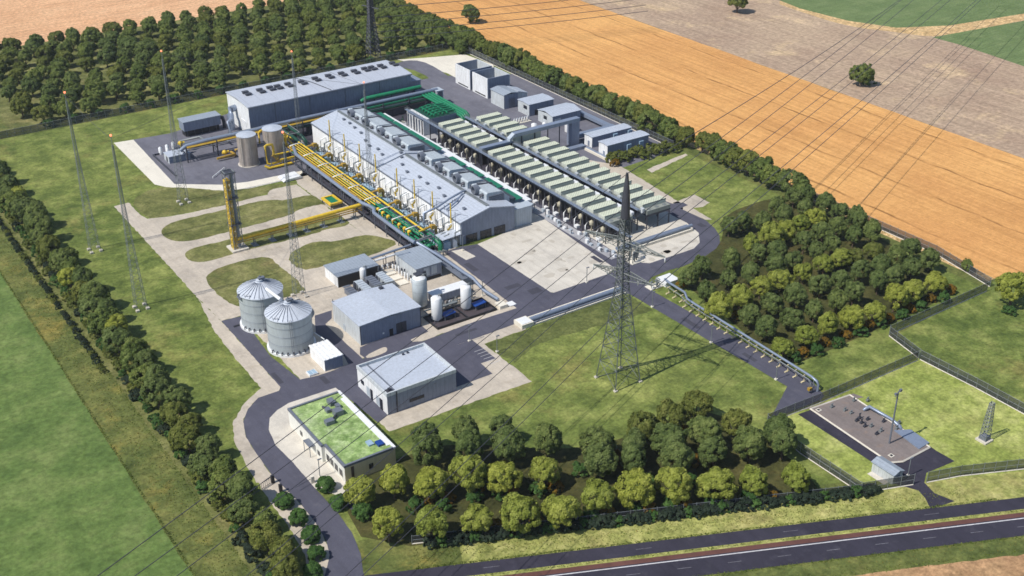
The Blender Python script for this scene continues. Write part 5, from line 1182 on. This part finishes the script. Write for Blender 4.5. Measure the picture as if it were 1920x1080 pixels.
fence('dark mesh fence along the compound from the pipeline end to the far corner', PX((1720, 676), (1538, 755), (1438, 795)))
fence('dark mesh fence with pale kerb between bright compound grass and the meadow', PX((1724, 674), (1830, 728), (1990, 815)))
fence('mesh fence between compound grass and the yellow roadside trees', PX((1438, 797), (1500, 850), (1612, 924)))
fence('mesh fence in front of the small gable-roofed shed along the road verge', PX((1614, 925), (1712, 909)))
fence('mesh fence along the road verge below the bright compound grass', PX((1737, 905), (1800, 893), (1990, 872)))
fence('mesh fence along the stubble field edge behind the tree grove', [(297.6, 262), (298.6, 204), (294, 180.5)])
fence('long mesh fence in front of the roadside grove of yellow trees', [RF(-70, 15.3), RF(36, 15.3)], 2.2)
fence('mesh fence between the field hedgerow and the perimeter road', [(289.6, 470), (289.6, 320)])
fence('mesh fence behind the long hall at the edge of the plantation', [(75, 479), (285, 479)], kerb=False)

# ------------------------------------------------------------------ pylons, masts, lamps, wires
PB = (169.9, 203.4)
t = thing('power_pylon', 'tall steel lattice pylon with solid grey tip, standing on the lawn', 'pylon', (PB[0], PB[1], 0))
b = MB(); lattice(b, PB[0], PB[1], .3, 29, 8.2, 2.3, 5.2, .24, .11); b.build('legs', 'weathered steel', t)
b = MB(); lattice(b, PB[0], PB[1], 29, 47, 2.3, 1.7, 1.7, .22, .12); b.build('shaft', 'weathered steel', t)
for (x_, y_) in ((-1, -1), (1, -1), (1, 1), (-1, 1)):
    b = MB(); b.box(PB[0]+x_*4.1-.45, PB[0]+x_*4.1+.45, PB[1]+y_*4.1-.45, PB[1]+y_*4.1+.45, 0, .4); b.build('footing', 'concrete', t)
b = MB(); i = 0
b.tube([(PB[0], PB[1], 47), (PB[0], PB[1], 53), (PB[0], PB[1], 58.9)], [1.2, .95, .3], 6); b.build('peak', 'dark steel', t)
AU = Vector((-.29, .957, 0))
def crossarm(z, half, par):
    for s_ in (-1, 1):
        b = MB(); tip = Vector((PB[0], PB[1], z))+AU*half*s_
        for dx in (-1, 1):
            o = Vector((AU.y, -AU.x, 0))*dx*1.0
            for zz in (1.1, -1.0): b.bar(Vector((PB[0], PB[1], z+zz))+o+AU*s_*.9, tip+Vector((0, 0, .1*zz)), .16)
            n = 6
            for k in range(n):
                a0 = Vector((PB[0], PB[1], z))+AU*s_*(.9+(half-.9)*k/n)+o*(1-k/n); a1 = Vector((PB[0], PB[1], z))+AU*s_*(.9+(half-.9)*(k+1)/n)+o*(1-(k+1)/n)
                f0, f1 = 1.1*(1-k/n), 1.1*(1-(k+1)/n)
                b.bar(a0+Vector((0, 0, f0)), a1-Vector((0, 0, f1)), .1); b.bar(a0-Vector((0, 0, f0)), a0+Vector((0, 0, f0)), .1)
                b.bar(a0+Vector((0, 0, f0)), a1+Vector((0, 0, f1))-o*2*(1-(k+1)/n), .1)
        b.build('crossarm', 'weathered steel', par)
        for q in (1.0, .52):
            p = Vector((PB[0], PB[1], z))+AU*half*q*s_
            b = MB(); b.lathe(p.x, p.y, [(.05, z-1.5), (.16, z-1.4), (.16, z-.3), (.05, z-.1)], 8); b.build('insulator', 'white paint', par)
crossarm(31.3, 9, t); crossarm(40, 12, t)
FP = (249.4, 488.1)
t = thing('power_pylon', 'dark lattice pylon at the plantation edge behind the long hall', 'pylon', (FP[0], FP[1], 0))
b = MB(); lattice(b, FP[0], FP[1], 0, 20, 5.5, 2.2, 3.0, .34, .2); b.build('legs', 'dark steel', t)
b = MB(); lattice(b, FP[0], FP[1], 20, 44, 2.2, 1.2, 1.5, .34, .22); b.build('shaft', 'dark steel', t)
b = MB()
for z in (24, 31, 38): b.bar((FP[0]-1.5, FP[1]+5.2, z), (FP[0]+1.5, FP[1]-5.2, z), .35)
b.build('crossarm', 'dark steel', t)
def mast(label, x, y, h, w=3.6):
    t = thing('lightning_mast', label, 'mast', (x, y, 0), 'lattice lightning masts with red lamps')
    b = MB(); lattice(b, x, y, .2, h*.62, w, .9, 2.4, .085, .04); b.build('lower_frame', 'galvanised', t)
    b = MB(); lattice(b, x, y, h*.62, h-2.5, .9, .4, 1.1, .075, .04); b.tube([(x, y, h-2.6), (x, y, h)], .1, 6); b.build('upper_frame', 'galvanised', t)
    b = MB(); b.lathe(x, y, [(0, h), (.28, h+.1), (.28, h+.5), (0, h+.65)], 10); b.build('lamp', 'lamp red', t)
    for a, c in ((-1, -1), (1, -1), (1, 1), (-1, 1)):
        b = MB(); b.box(x+a*w/2-.5, x+a*w/2+.5, y+c*w/2-.5, y+c*w/2+.5, 0, .6); b.build('footing', 'concrete', t)
MT = {}
for n, label, x, y, h in (('a', 'lattice mast with red lamp on the grass, farther along the boundary trees', 79.1, 358.4, 52.8),
                          ('b', 'lattice mast with red lamp at the end of the gravel paths', 78.8, 312.7, 53.6),
                          ('c', 'lattice mast with red lamp just below the white bank of the equipment yard', 116.1, 378.4, 54),
                          ('d', 'lattice mast with red lamp on the gravel behind the silos', 120.2, 292.9, 51.7),
                          ('e', 'lattice mast with red lamp in front of the engine hall wall', 176.2, 353.1, 38.8),
                          ('f', 'lattice mast with red lamp between the long hall and the engine hall', 174.5, 408.5, 36)):
    mast(label, x, y, h, 3.0 if h > 45 else 1.6); MT[n] = (x, y, h)
x, y = P(1845, 826)
t = thing('antenna_mast', 'short lattice antenna mast on a concrete block in the compound grass', 'mast', (x, y, 0))
b = MB(); b.box(x-1.5, x+1.5, y-1.5, y+1.5, 0, .5); b.build('base', 'concrete', t)
b = MB(); lattice(b, x, y, .5, 11, 1.9, .9, 1.5, .12, .07); b.build('frame', 'galvanised', t)
b = MB(); b.box(x-.9, x+.9, y-.9, y+.9, .5, 1.5); b.build('cabinet', 'grey steel', t)
def cable(label, a, c, sag, r, t1=1.0, mat='dark steel', group=None):
    a, c = Vector(a), Vector(c); pts = []
    for k in range(25):
        s_ = t1*k/24; p = a.lerp(c, s_); p.z -= 4*sag*s_*(1-s_); pts.append(p)
    b = MB(); b.tube(pts, r, 5, cap=False); tag(b.build('power_cable', mat, loc=tuple(a)), label, 'cable', group)
def along(a, az, D, z): return (a[0]+D*math.cos(R(az)), a[1]+D*math.sin(R(az)), z)
up = Vector((PB[0], PB[1], 0))
att = [('the pylon tip', up+Vector((0, 0, 58.7)), (50, 215), (54, 160)), ('the far end of the upper arm', up+AU*12+Vector((0, 0, 38.4)), (37, 268), (37.5, 146)), ('the middle of the far upper arm', up+AU*6.2+Vector((0, 0, 38.4)), (38.5, 266), (37.5, 142)),
       ('the far end of the lower arm', up+AU*9+Vector((0, 0, 29.8)), (24, 332), (23.5, 125)), ('the middle of the far lower arm', up+AU*4.7+Vector((0, 0, 29.8)), (25, 328), (25.5, 126)), ('the road end of the upper arm', up-AU*12+Vector((0, 0, 38.4)), (33, 300), (31, 120)), ('the road end of the lower arm', up-AU*9+Vector((0, 0, 29.8)), (27, 325), (24, 112))]
for w, a, (zu, Du), (zd, Dd) in att:
    cable('thin dark cable from %s away over the stubble field' % w, a, along(a, 23.5, Du, zu), 1.4, .105, 1.25, group='power cables on the lawn pylon')
    cable('thin dark cable from %s over the gatehouse side' % w, a, along(a, 203.2, Dd, zd), .9, .075, 1.25, group='power cables on the lawn pylon')
for k, (z, dy) in enumerate(((23, 2), (19, 0), (16, -1.5), (13, -3), (10.5, -5))):
    cable('dark cable from the far pylon over the stubble, %s from the top' % nth(k+1), (FP[0], FP[1]+dy, z), (FP[0]+104, FP[1]+dy-31.5, z+.5), .5, .14, 1.25, group='cables on the far pylon')
for k, (p_, q_) in enumerate((('a', 'b'), ('b', 'f'), ('c', 'e'), ('f', 'e'))):
    A_, B_ = MT[p_], MT[q_]
    cable('thin protective wire strung between two lattice masts %s' % ('beside the green field', 'over the equipment yard', 'over the pipe rack', 'over the engine hall')[k], (A_[0], A_[1], A_[2]-.6), (B_[0], B_[1], B_[2]-.6), .8, .045)
lampm = {}
def lamp(label, px, py, h=5.0):
    x, y = P(px, py)
    t = thing('lamp_post', label, 'lamp post', (x, y, 0), 'small lamp posts')
    if not lampm:
        q = MB(); q.tube([(0, 0, 0), (0, 0, h)], .1, 6); lampm['pole'] = q.mesh('pole', 'galvanised')
        q = MB(); q.box(-.2, .8, -.15, .15, h, h+.18); lampm['head'] = q.mesh('head', 'grey steel')
        q = MB(); q.box(-.35, .35, -.35, .35, 0, .4); lampm['foot'] = q.mesh('foot', 'pale concrete')
    for n in lampm:
        o = bpy.data.objects.new(n, lampm[n]); col.objects.link(o); o.parent = t; o['org'] = t['org']
for lb, px, py in (('slim lamp post beside the drive, closest to the pylon', 1223, 576), ('slim lamp post beside the drive at its midpoint', 1333, 643), ('slim lamp post beside the drive, closest to the compound', 1455, 712), ('slim lamp post on the gravel strip by the yard road', 905, 555),
                   ('slim lamp post at the concrete yard edge near the engine hall doors', 868, 470), ('slim lamp post on the parking corner by the channel block', 932, 660), ('slim lamp post at the corner of the concrete apron', 880, 640), ('slim lamp post on the forecourt of the gatehouse', 600, 895), ('slim lamp post on the compound road beside the shed', 1702, 893), ('slim lamp post at the concrete yard beside the road junction', 1100, 530)):
    lamp(lb, px, py)
t = thing('sliding_gate', 'dark sliding gate with posts across the pavement beside the entrance road', 'gate', (85, 203, 0))
ga, gb = P(512, 905), P(470, 932)
b = MB(); b.bar((ga[0], ga[1], .3), (gb[0], gb[1], .3), .12); b.bar((ga[0], ga[1], 1.8), (gb[0], gb[1], 1.8), .12)
for k in range(13): b.bar((ga[0]+(gb[0]-ga[0])*k/12, ga[1]+(gb[1]-ga[1])*k/12, .3), (ga[0]+(gb[0]-ga[0])*k/12, ga[1]+(gb[1]-ga[1])*k/12, 1.8), .07)
b.build('leaf', 'dark steel', t)
for p in (ga, gb, P(527, 922)):
    b = MB(); b.box(p[0]-.35, p[0]+.35, p[1]-.35, p[1]+.35, 0, 2.1); b.build('post', 'black', t)
t = thing('barrier_post', 'pale barrier pillar at the forecourt corner of the entrance road', 'barrier', (0, 0, 0)); x, y = P(586, 905); t.location = (x, y, 0); t['org'] = (x, y, 0)
b = MB(); b.box(x-.4, x+.4, y-.4, y+.4, 0, 1.9); b.build('pillar', 'pale concrete', t)
b = MB(); b.bar((x-.3, y, 1.2), (x-4.6, y-1.0, 1.25), .12); b.build('boom', 'dark steel', t)


# ------------------------------------------------------------------ trees and shrubs
NR = np.random.RandomState
def crown_mesh(name, seed, rx, rz, zc, leaf, clumps=70, per=30, size=.42, flat=.0, lumps=.22):
    """crown of leaf sprays gathered in clumps over an uneven round volume"""
    g = NR(seed); V = []; 
    d = g.normal(size=(clumps, 3)); d /= np.linalg.norm(d, axis=1)[:, None]
    d[:, 2] = np.where(d[:, 2] < -.55, -d[:, 2], d[:, 2])
    ph = g.uniform(0, 6.28, 3)
    rad = (.68+.33*g.uniform(size=clumps)**.5)*(1+lumps*np.sin(3*d[:, 0]+ph[0])*np.sin(3*d[:, 1]+ph[1]))
    cc = d*rad[:, None]*np.array([rx, rx, rz])
    cr = rx*g.uniform(.17, .3, clumps)
    vs = []; n = 0
    for c, r_, dd in zip(cc, cr, d):
        u = g.normal(size=(per, 3)); u /= np.linalg.norm(u, axis=1)[:, None]
        u = u+dd*.7; u /= np.linalg.norm(u, axis=1)[:, None]
        p = c+u*r_*g.uniform(.55, 1.05, per)[:, None]
        nn = u*.9+dd*.5+np.array([0, 0, .25])+g.normal(size=(per, 3))*.42; nn /= np.linalg.norm(nn, axis=1)[:, None]
        a = np.cross(nn, g.normal(size=(per, 3))); a /= np.linalg.norm(a, axis=1)[:, None]; bb = np.cross(nn, a)
        s = size*g.uniform(.6, 1.25, per)[:, None]
        q = np.stack([p-a*s-bb*s*.65, p+a*s-bb*s*.65, p+a*s*.8+bb*s*.65, p-a*s*.8+bb*s*.65], 1)
        vs.append(q.reshape(-1, 3))
    v = np.concatenate(vs); v[:, 2] += zc
    v[:, 2] = np.maximum(v[:, 2], .05)
    nf = len(v)//4
    me = bpy.data.meshes.new(name); me.vertices.add(len(v)); me.vertices.foreach_set('co', v.ravel())
    me.loops.add(nf*4); me.loops.foreach_set('vertex_index', np.arange(nf*4))
    me.polygons.add(nf); me.polygons.foreach_set('loop_start', np.arange(0, nf*4, 4)); me.polygons.foreach_set('loop_total', np.full(nf, 4))
    me.materials.append(MATS[leaf]); me.update(calc_edges=True); return me
def trunk_mesh(seed, h, r, zc, rx):
    rr = random.Random(seed); b = MB()
    b.tube([(0, 0, -.1), (rr.uniform(-.1, .1), rr.uniform(-.1, .1), h*.5), (0, 0, zc)], [r*1.2, r*.9, r*.5], 7)
    for k in range(5):
        a = k*1.26+rr.random(); z0 = h*rr.uniform(.45, .8)
        b.tube([(0, 0, z0), (math.cos(a)*rx*.35, math.sin(a)*rx*.35, z0+rx*.35), (math.cos(a)*rx*.7, math.sin(a)*rx*.7, z0+rx*.6)], [r*.5, r*.35, r*.15], 5)
    return b.mesh('trunk', 'bark')
LIB = {}
def lib(kind, leaf, rx, rz, zc, th, n=4, clumps=70, per=30, size=.42):
    LIB[kind] = [(crown_mesh('crown', 100*len(LIB)+k, rx*(1+.06*(k-1.5)), rz*(1-.05*(k % 2)), zc, leaf, clumps, per, size), trunk_mesh(k, th, .28, zc, rx)) for k in range(n)]
lib('yellow', 'leaf yellow', 3.1, 3.4, 5.0, 2.6, 6, 120, 105, .195)
lib('dark', 'leaf dark', 3.1, 3.6, 5.3, 2.6, 6, 120, 105, .195)
lib('olive', 'leaf olive', 3.3, 3.2, 4.8, 2.4, 5, 120, 95, .195)
lib('plant_dark', 'leaf dark', 3.4, 3.0, 4.3, 2.0, 5, 90, 60, .27)
lib('plant_mid', 'leaf mid', 3.4, 2.9, 4.2, 2.0, 5, 90, 60, .27)
lib('plant_olive', 'leaf olive', 3.4, 2.8, 4.1, 2.0, 4, 90, 60, .27)
lib('hedge_dark', 'leaf dark', 3.6, 3.7, 4.6, 2.0, 5, 100, 75, .25)
lib('hedge_mid', 'leaf mid', 3.6, 3.4, 4.3, 2.0, 5, 100, 75, .25)
SH = {'green': [crown_mesh('foliage', 900+k, 1.5, 1.3, 1.1, 'leaf bush', 36, 36, .17) for k in range(3)],
      'orange': [crown_mesh('foliage', 920+k, 1.4, 1.2, 1.0, 'leaf orange', 36, 36, .17) for k in range(3)],
      'round': [crown_mesh('foliage', 940+k, 1.7, 1.55, 1.3, 'leaf bush', 90, 90, .15, lumps=.03) for k in range(3)],
      'hedge': [crown_mesh('foliage', 980+k, 1.7, 1.2, 1.0, 'leaf hedge', 40, 36, .18) for k in range(3)],
      'olive': [crown_mesh('foliage', 960+k, 1.8, 1.6, 1.4, 'leaf olive', 36, 40, .18) for k in range(3)]}
TR = random.Random(3)
def tree(name, kind, label, x, y, s=1.0, group=None):
    cm, tm = TR.choice(LIB[kind]); rot = TR.uniform(0, 6.28); s *= TR.uniform(.93, 1.08)
    o = bpy.data.objects.new(name, None); col.objects.link(o); o.location = (x, y, 0); o.rotation_euler = (TR.gauss(0, .05), TR.gauss(0, .05), rot); o.scale = (s*TR.uniform(.95, 1.06), s*TR.uniform(.95, 1.06), s*TR.uniform(.9, 1.1)); o.empty_display_size = .5
    tag(o, label, 'tree', group)
    for n, m in (('crown', cm), ('trunk', tm)):
        c = bpy.data.objects.new(n, m); col.objects.link(c); c.parent = o
    return o
def shrub(kind, label, x, y, s=1.0, group=None, name='shrub'):
    o = bpy.data.objects.new(name, TR.choice(SH[kind])); col.objects.link(o); o.location = (x, y, 0)
    o.rotation_euler = (0, 0, TR.uniform(0, 6.28)); o.scale = (s*TR.uniform(.9, 1.15), s*TR.uniform(.9, 1.15), s*TR.uniform(.85, 1.1))
    return tag(o, label, 'shrub', group)
# roadside grove, row by row
CN = {'y': 'yellow', 'd': 'dark', 'o': 'olive'}; CL = {'y': 'yellow-green', 'd': 'dark green', 'o': 'olive'}
rows = [('row along road fence', [(727, 978, 'y'), (808, 978, 'y'), (893, 967, 'y'), (974, 960, 'y'), (1055, 950, 'y'), (1117, 927, 'y'), (1193, 917, 'y'), (1263, 905, 'y'), (1343, 902, 'y'), (1417, 897, 'y'), (1493, 886, 'y')]),
        ('second row from road fence', [(674, 915, 'y'), (738, 899, 'y'), (803, 904, 'y'), (878, 887, 'y'), (943, 889, 'y'), (1020, 880, 'y'), (1127, 863, 'd'), (1193, 857, 'd'), (1267, 853, 'd'), (1340, 845, 'd'), (1407, 832, 'd'), (1470, 826, 'd')]),
        ('third row from road fence', [(798, 842, 'd'), (877, 837, 'd'), (950, 833, 'd'), (1027, 827, 'd'), (1123, 830, 'd'), (1190, 827, 'd'), (1253, 823, 'd'), (1323, 807, 'd'), (1382, 790, 'o')]),
        ('row next to the lawn', [(798, 815, 'd'), (872, 803, 'd'), (942, 797, 'd'), (1203, 795, 'o'), (1257, 773, 'o'), (1307, 753, 'o'), (1462, 810, 'd')])]
for rn, row in rows:
    for i, (px, py, c) in enumerate(row):
        x, y = P(px, py, 5.4)
        tree('grove_tree', CN[c], '%s grove tree, %s from the entrance road, %s' % (CL[c], nth(i+1), rn), x, y, .97 if c != 'o' else .9, 'trees of the roadside grove')
zg = lambda *p: [P(1240+x/2.572, 340+y/2.572, 5.4) for x, y in p]
grows = [('y', [(590, 780), (700, 720), (810, 680), (920, 640), (1030, 610), (1130, 550), (1220, 510), (1320, 470)]),
         ('d', [(510, 690), (640, 640), (740, 600), (850, 560), (930, 520), (1050, 470), (1130, 430), (1210, 400), (1300, 360)]),
         ('d', [(430, 625), (540, 565), (650, 540), (770, 480), (860, 460), (960, 420), (1060, 390), (1140, 345), (1205, 315)]),
         ('y', [(280, 590), (380, 535), (480, 490), (580, 450), (690, 420), (790, 380), (870, 350), (940, 330), (1030, 300)]),
         ('d', [(220, 510), (330, 450), (430, 420), (550, 390), (640, 360), (750, 320), (830, 290), (930, 245), (1015, 240)]),
         ('d', [(130, 440), (200, 395), (340, 370), (470, 335), (560, 315), (690, 275), (780, 230), (850, 205), (935, 185)]),
         ('y', [(440, 290), (530, 245), (600, 220), (680, 195), (750, 170)]),
         ('d', [(400, 175), (490, 178), (590, 150), (690, 110), (800, 95), (870, 130), (945, 145)]),
         ('d', [(640, 60), (560, 100), (700, 40), (330, 195)])]
for k, (c, row) in enumerate(grows):
    for i, (x, y) in enumerate(zg(*row)):
        cc = c if not (c == 'y' and i > 6 and k > 2) else 'o'
        tree('copse_tree', CN[cc], '%s copse tree, %s from the pipeline, %s row from the meadow fence' % (CL[cc], nth(i+1), nth(k+1)), x, y, .86 if cc == 'y' else .8, 'trees of the square copse')
x, y = P(1900, 545, 5); tree('field_tree', 'yellow', 'big yellow-green tree outside the fence corner beside the stubble field', x, y, 1.25)
x, y = P(1895, 583, 1); shrub('green', 'green shrub at the foot of the tree outside the fence corner', x, y, 1.1)
for lb, k_, px, py, z, s in (('lone dark tree in the stubble beside the far cables', 'hedge_dark', 880, 27, 4.5, 1.15), ('lone tree with thin crown on the bare field under the cables', 'hedge_mid', 1617, 142, 4.5, 1.1), ('lone pale tree at the top edge of the bare field', 'olive', 1383, 8, 4.5, 1.25), ('small young tree at the stubble edge beside the copse fence', 'hedge_mid', 1815, 492, 3, .45)):
    x, y = P(px, py, z); tree('field_tree', k_, lb, x, y, s)
for lb, px, py in (('dark shrub at the foot of the lone stubble tree', 886, 42), ('dark shrub at the foot of the lone tree under the cables', 1628, 158)):
    x, y = P(px, py); shrub('green', lb, x, y, 1.7)
# shrubs along the groves
for i, (gx, gy) in enumerate(((640, 860), (740, 820), (850, 780), (960, 725), (1060, 685), (1165, 645), (1255, 605), (1360, 565))):
    x, y = P(1240+gx/2.572, 340+gy/2.572, 1); shrub('green', 'green shrub, %s from the drive under the copse edge facing the meadow fence' % nth(i+1), x, y, 1.15, 'green shrubs at the copse edge')
for i, (gx, gy) in enumerate(((685, 825), (790, 775), (890, 740), (1000, 695), (1100, 660), (1200, 612), (1300, 565), (1390, 525), (360, 650), (95, 500))):
    x, y = P(1240+gx/2.572, 340+gy/2.572, 1); shrub('orange', 'orange brown shrub, %s along the copse edge from the drive' % nth(i+1), x, y, 1.1, 'orange shrubs at the copse edge')
zs = lambda x, y: P(860+x/3, 720+y/3, 1)
for i, (gx, gy) in enumerate(((90, 640), (230, 620), (450, 600), (670, 490), (985, 710), (1190, 690), (1420, 660), (1640, 640), (750, 735), (1060, 560), (1300, 540), (-90, 700), (-240, 690))):
    x, y = zs(gx, gy); shrub('green', 'green shrub under the roadside grove trees, %s counted from the fence corner' % nth(i+1), x, y, 1.15, 'green shrubs in the roadside grove')
for i, (gx, gy) in enumerate(((210, 800), (435, 770), (650, 745), (840, 720), (1065, 700), (1275, 680), (1505, 650), (1745, 625), (540, 580), (300, 600), (100, 610), (890, 410), (1330, 430), (1270, 240), (-60, 640), (-170, 655))):
    x, y = zs(gx, gy); shrub('orange', 'orange brown shrub under the roadside grove, %s counted along the rows' % nth(i+1), x, y, 1.1, 'orange shrubs in the roadside grove')
for i in range(52):
    s_ = -66+i*1.98; p = RF(s_, 14.4+TR.uniform(-.35, .35))
    shrub('green' if i % 4 == 1 else 'hedge', 'low dark hedge shrub in front of the road fence, %s from the entrance road' % nth(i+1), p[0], p[1], TR.uniform(.8, 1.0), 'hedge shrubs along the road fence')
for i, (px, py) in enumerate(((533, 940), (560, 973), (584, 1005), (593, 1039), (587, 1071))):
    x, y = P(px, py, 1.2); shrub('round', 'clipped round green bush beside the entrance road, %s from the gate' % nth(i+1), x, y, 1.1, 'clipped bushes along the entrance road', 'round_bush')
for i, (px, py) in enumerate(((610, 910), (636, 943), (679, 961))):
    x, y = P(px, py, 1.2); shrub('round', 'dark round bush on the gatehouse side of the entrance road, %s from the gatehouse' % nth(i+1), x, y, 1.15, 'bushes beside the gatehouse', 'round_bush')
for i, (px, py) in enumerate(((1148, 297), (1160, 293), (1172, 296), (1185, 288), (1197, 286), (1209, 290), (1222, 281), (1235, 283), (1248, 276), (1262, 278), (1278, 268), (1153, 304))):
    x, y = P(px, py, 1.5); shrub('olive' if i != 11 else 'orange', 'dark bush beside the long container house, %s from the fan bays' % nth(i+1), x, y, 1.25, 'bushes below the container houses')
# boundary line beside the green field
for k in range(50):
    y = 182+k*5.5; c = TR.choice(['yellow', 'dark', 'hedge_mid', 'hedge_dark', 'olive', 'hedge_mid', 'dark'])
    x = 66.4+(1.6 if k % 2 else -1.0)+TR.uniform(-.7, .7)
    tree('boundary_tree', c, '%s boundary tree beside the green field, %s from the entrance road' % ({'yellow': 'yellow-green', 'olive': 'olive'}.get(c, 'dark' if 'dark' in c else 'mid green'), nth(k+1)), x, y+TR.uniform(-1, 1), TR.uniform(.74, .98), 'boundary trees beside the green field')
for k in range(70):
    y = 184+k*3.95; x = 62.9+TR.uniform(-.7, .5)
    shrub(TR.choice(['hedge', 'green', 'olive', 'green']), 'low shrub at the field-side foot of the boundary trees, %s from the entrance road' % nth(k+1), x, y+TR.uniform(-1.2, 1.2), TR.uniform(.7, 1.05), 'shrubs at the foot of the boundary trees')
for k in range(80):
    y = 285+k*2.4; x = 58.9+TR.uniform(-.3, .3)
    shrub(TR.choice(['hedge', 'hedge', 'olive']), 'small dark hedge bush along the field margin path, %s from the entrance road' % nth(k+1), x, y+TR.uniform(-1, 1), TR.uniform(.4, .6), 'hedge bushes along the field margin')
# hedgerow along the harvested field
n = 0
for k in range(54):
    y = 258+k*6.6; x = 294.4+TR.uniform(-1.4, 1.4); n += 1
    tree('hedgerow_tree', TR.choice(['hedge_dark', 'hedge_mid', 'hedge_mid', 'olive']), 'hedgerow tree along the stubble field, %s from the copse end' % nth(n), x, y+TR.uniform(-1, 1), TR.uniform(.92, 1.2), 'trees of the field hedgerow')
n = 0
for k in range(24):
    y = 470+k*6.5; x = 288+TR.uniform(-3, 1); n += 1
    tree('hedgerow_tree', TR.choice(['hedge_dark', 'hedge_mid']), 'inner hedgerow tree at the plantation end, %s from the pale apron' % nth(n), x, y, TR.uniform(.85, 1.1), 'inner trees of the field hedgerow')
# plantation behind the long hall
for r_ in range(10):
    y = 488+r_*11.6; ox = 4.8*(r_ % 2)+TR.uniform(-.8, .8)
    for c in range(21):
        x = 289-c*9.6-ox+TR.uniform(-1.0, 1.0)
        if x < 84 or Vector((x-FP[0], y-FP[1])).length < 6 or TR.random() < .03: continue
        kd = TR.choice(['plant_dark', 'plant_mid', 'plant_mid', 'plant_olive'])
        tree('plantation_tree', kd, '%s plantation tree, %s from the hedgerow, %s row behind the long hall' % ({'plant_dark': 'dark green', 'plant_mid': 'mid green', 'plant_olive': 'olive'}[kd], nth(c+1), nth(r_+1)), x, y+TR.uniform(-1, 1), TR.uniform(.86, 1.1), 'trees of the plantation')
for c in range(18):
    x = 276-c*10.5
    shrub('green', 'dark bush in front of the plantation, %s from the hedgerow' % nth(c+1), x, 481.5+TR.uniform(-.5, .5), 1.35, 'bushes in front of the plantation')
# rough grass on verges and margins
def rough_grass(name, leaf, spots, n, size, seed):
    g = NR(seed); vs = []
    for poly_, m in spots:
        (x0, y0), (x1, y1), w = poly_
        L = math.dist((x0, y0), (x1, y1)); k = int(n*m)
        t_ = g.uniform(0, 1, k); o_ = g.normal(0, w, k)
        px = x0+(x1-x0)*t_ - (y1-y0)/L*o_; py = y0+(y1-y0)*t_ + (x1-x0)/L*o_
        a = g.uniform(0, 6.28, k); s_ = size*g.uniform(.5, 1.5, k); hh = s_*g.uniform(.7, 1.5, k)
        dx, dy = np.cos(a)*s_, np.sin(a)*s_; lx, ly = g.normal(0, .35, k)*hh, g.normal(0, .35, k)*hh
        q = np.stack([np.stack([px-dx, py-dy, np.full(k, .02)], 1), np.stack([px+dx, py+dy, np.full(k, .02)], 1), np.stack([px+dx*.5+lx, py+dy*.5+ly, hh], 1), np.stack([px-dx*.5+lx, py-dy*.5+ly, hh], 1)], 1)
        vs.append(q.reshape(-1, 3))
    v = np.concatenate(vs); nf = len(v)//4
    me = bpy.data.meshes.new(name); me.vertices.add(len(v)); me.vertices.foreach_set('co', v.ravel())
    me.loops.add(nf*4); me.loops.foreach_set('vertex_index', np.arange(nf*4)); me.polygons.add(nf)
    me.polygons.foreach_set('loop_start', np.arange(0, nf*4, 4)); me.polygons.foreach_set('loop_total', np.full(nf, 4))
    me.materials.append(MATS[leaf]); me.update(calc_edges=True)
    o = bpy.data.objects.new(name, me); col.objects.link(o); o['kind'] = 'stuff'; return o
rough_grass('rough_grass', 'leaf grass', [((RF(-70, 7.4), RF(62, 7.4), .22), .8), ((RF(80, 7.5), RF(150, 7.5), .22), .4), ((RF(-70, -5.4), RF(160, -5.4), .25), 1.0), ((RF(-70, 2.8), RF(160, 2.8), .2), .5), ((RF(-70, -9.7), RF(160, -9.7), .5), .6), ((RF(-70, 10.8), RF(56, 10.8), 1.5), .5), (((50.3, 150), (50.3, 480), .2), 1.0), (((56, 150), (56, 480), 2.6), 1.0), (((60, 160), (60, 480), .5), .8)], 4200, .13, 21)
rough_grass('rough_grass', 'leaf dry', [((RF(-70, 11.5), RF(56, 11.5), 1.8), .3), (((55.5, 150), (55.5, 400), 1.8), .45), (((297.3, 190), (297.3, 620), .6), 1.0), ((RF(-60, -7.5), RF(150, -7.5), 1.0), .2)], 4000, .13, 22)
for o in bpy.data.objects:
    if 'org' in o: del o['org']

# ------------------------------------------------------------------ the air
HAZE = 0.00008
m, nt, b_ = newmat('haze'); nt.nodes.remove(b_)
pv = nt.nodes.new('ShaderNodeVolumePrincipled'); pv.inputs['Density'].default_value = HAZE; pv.inputs['Color'].default_value = (.86, .9, .96, 1); pv.inputs['Anisotropy'].default_value = .2
nt.links.new(pv.outputs[0], nt.nodes['Material Output'].inputs['Volume']); MATS['haze'] = m
b = MB(); b.box(-2600, 4100, -1600, 5100, -1, 182); o = b.build('haze', 'haze'); o['kind'] = 'stuff'
if 'org' in o: del o['org']
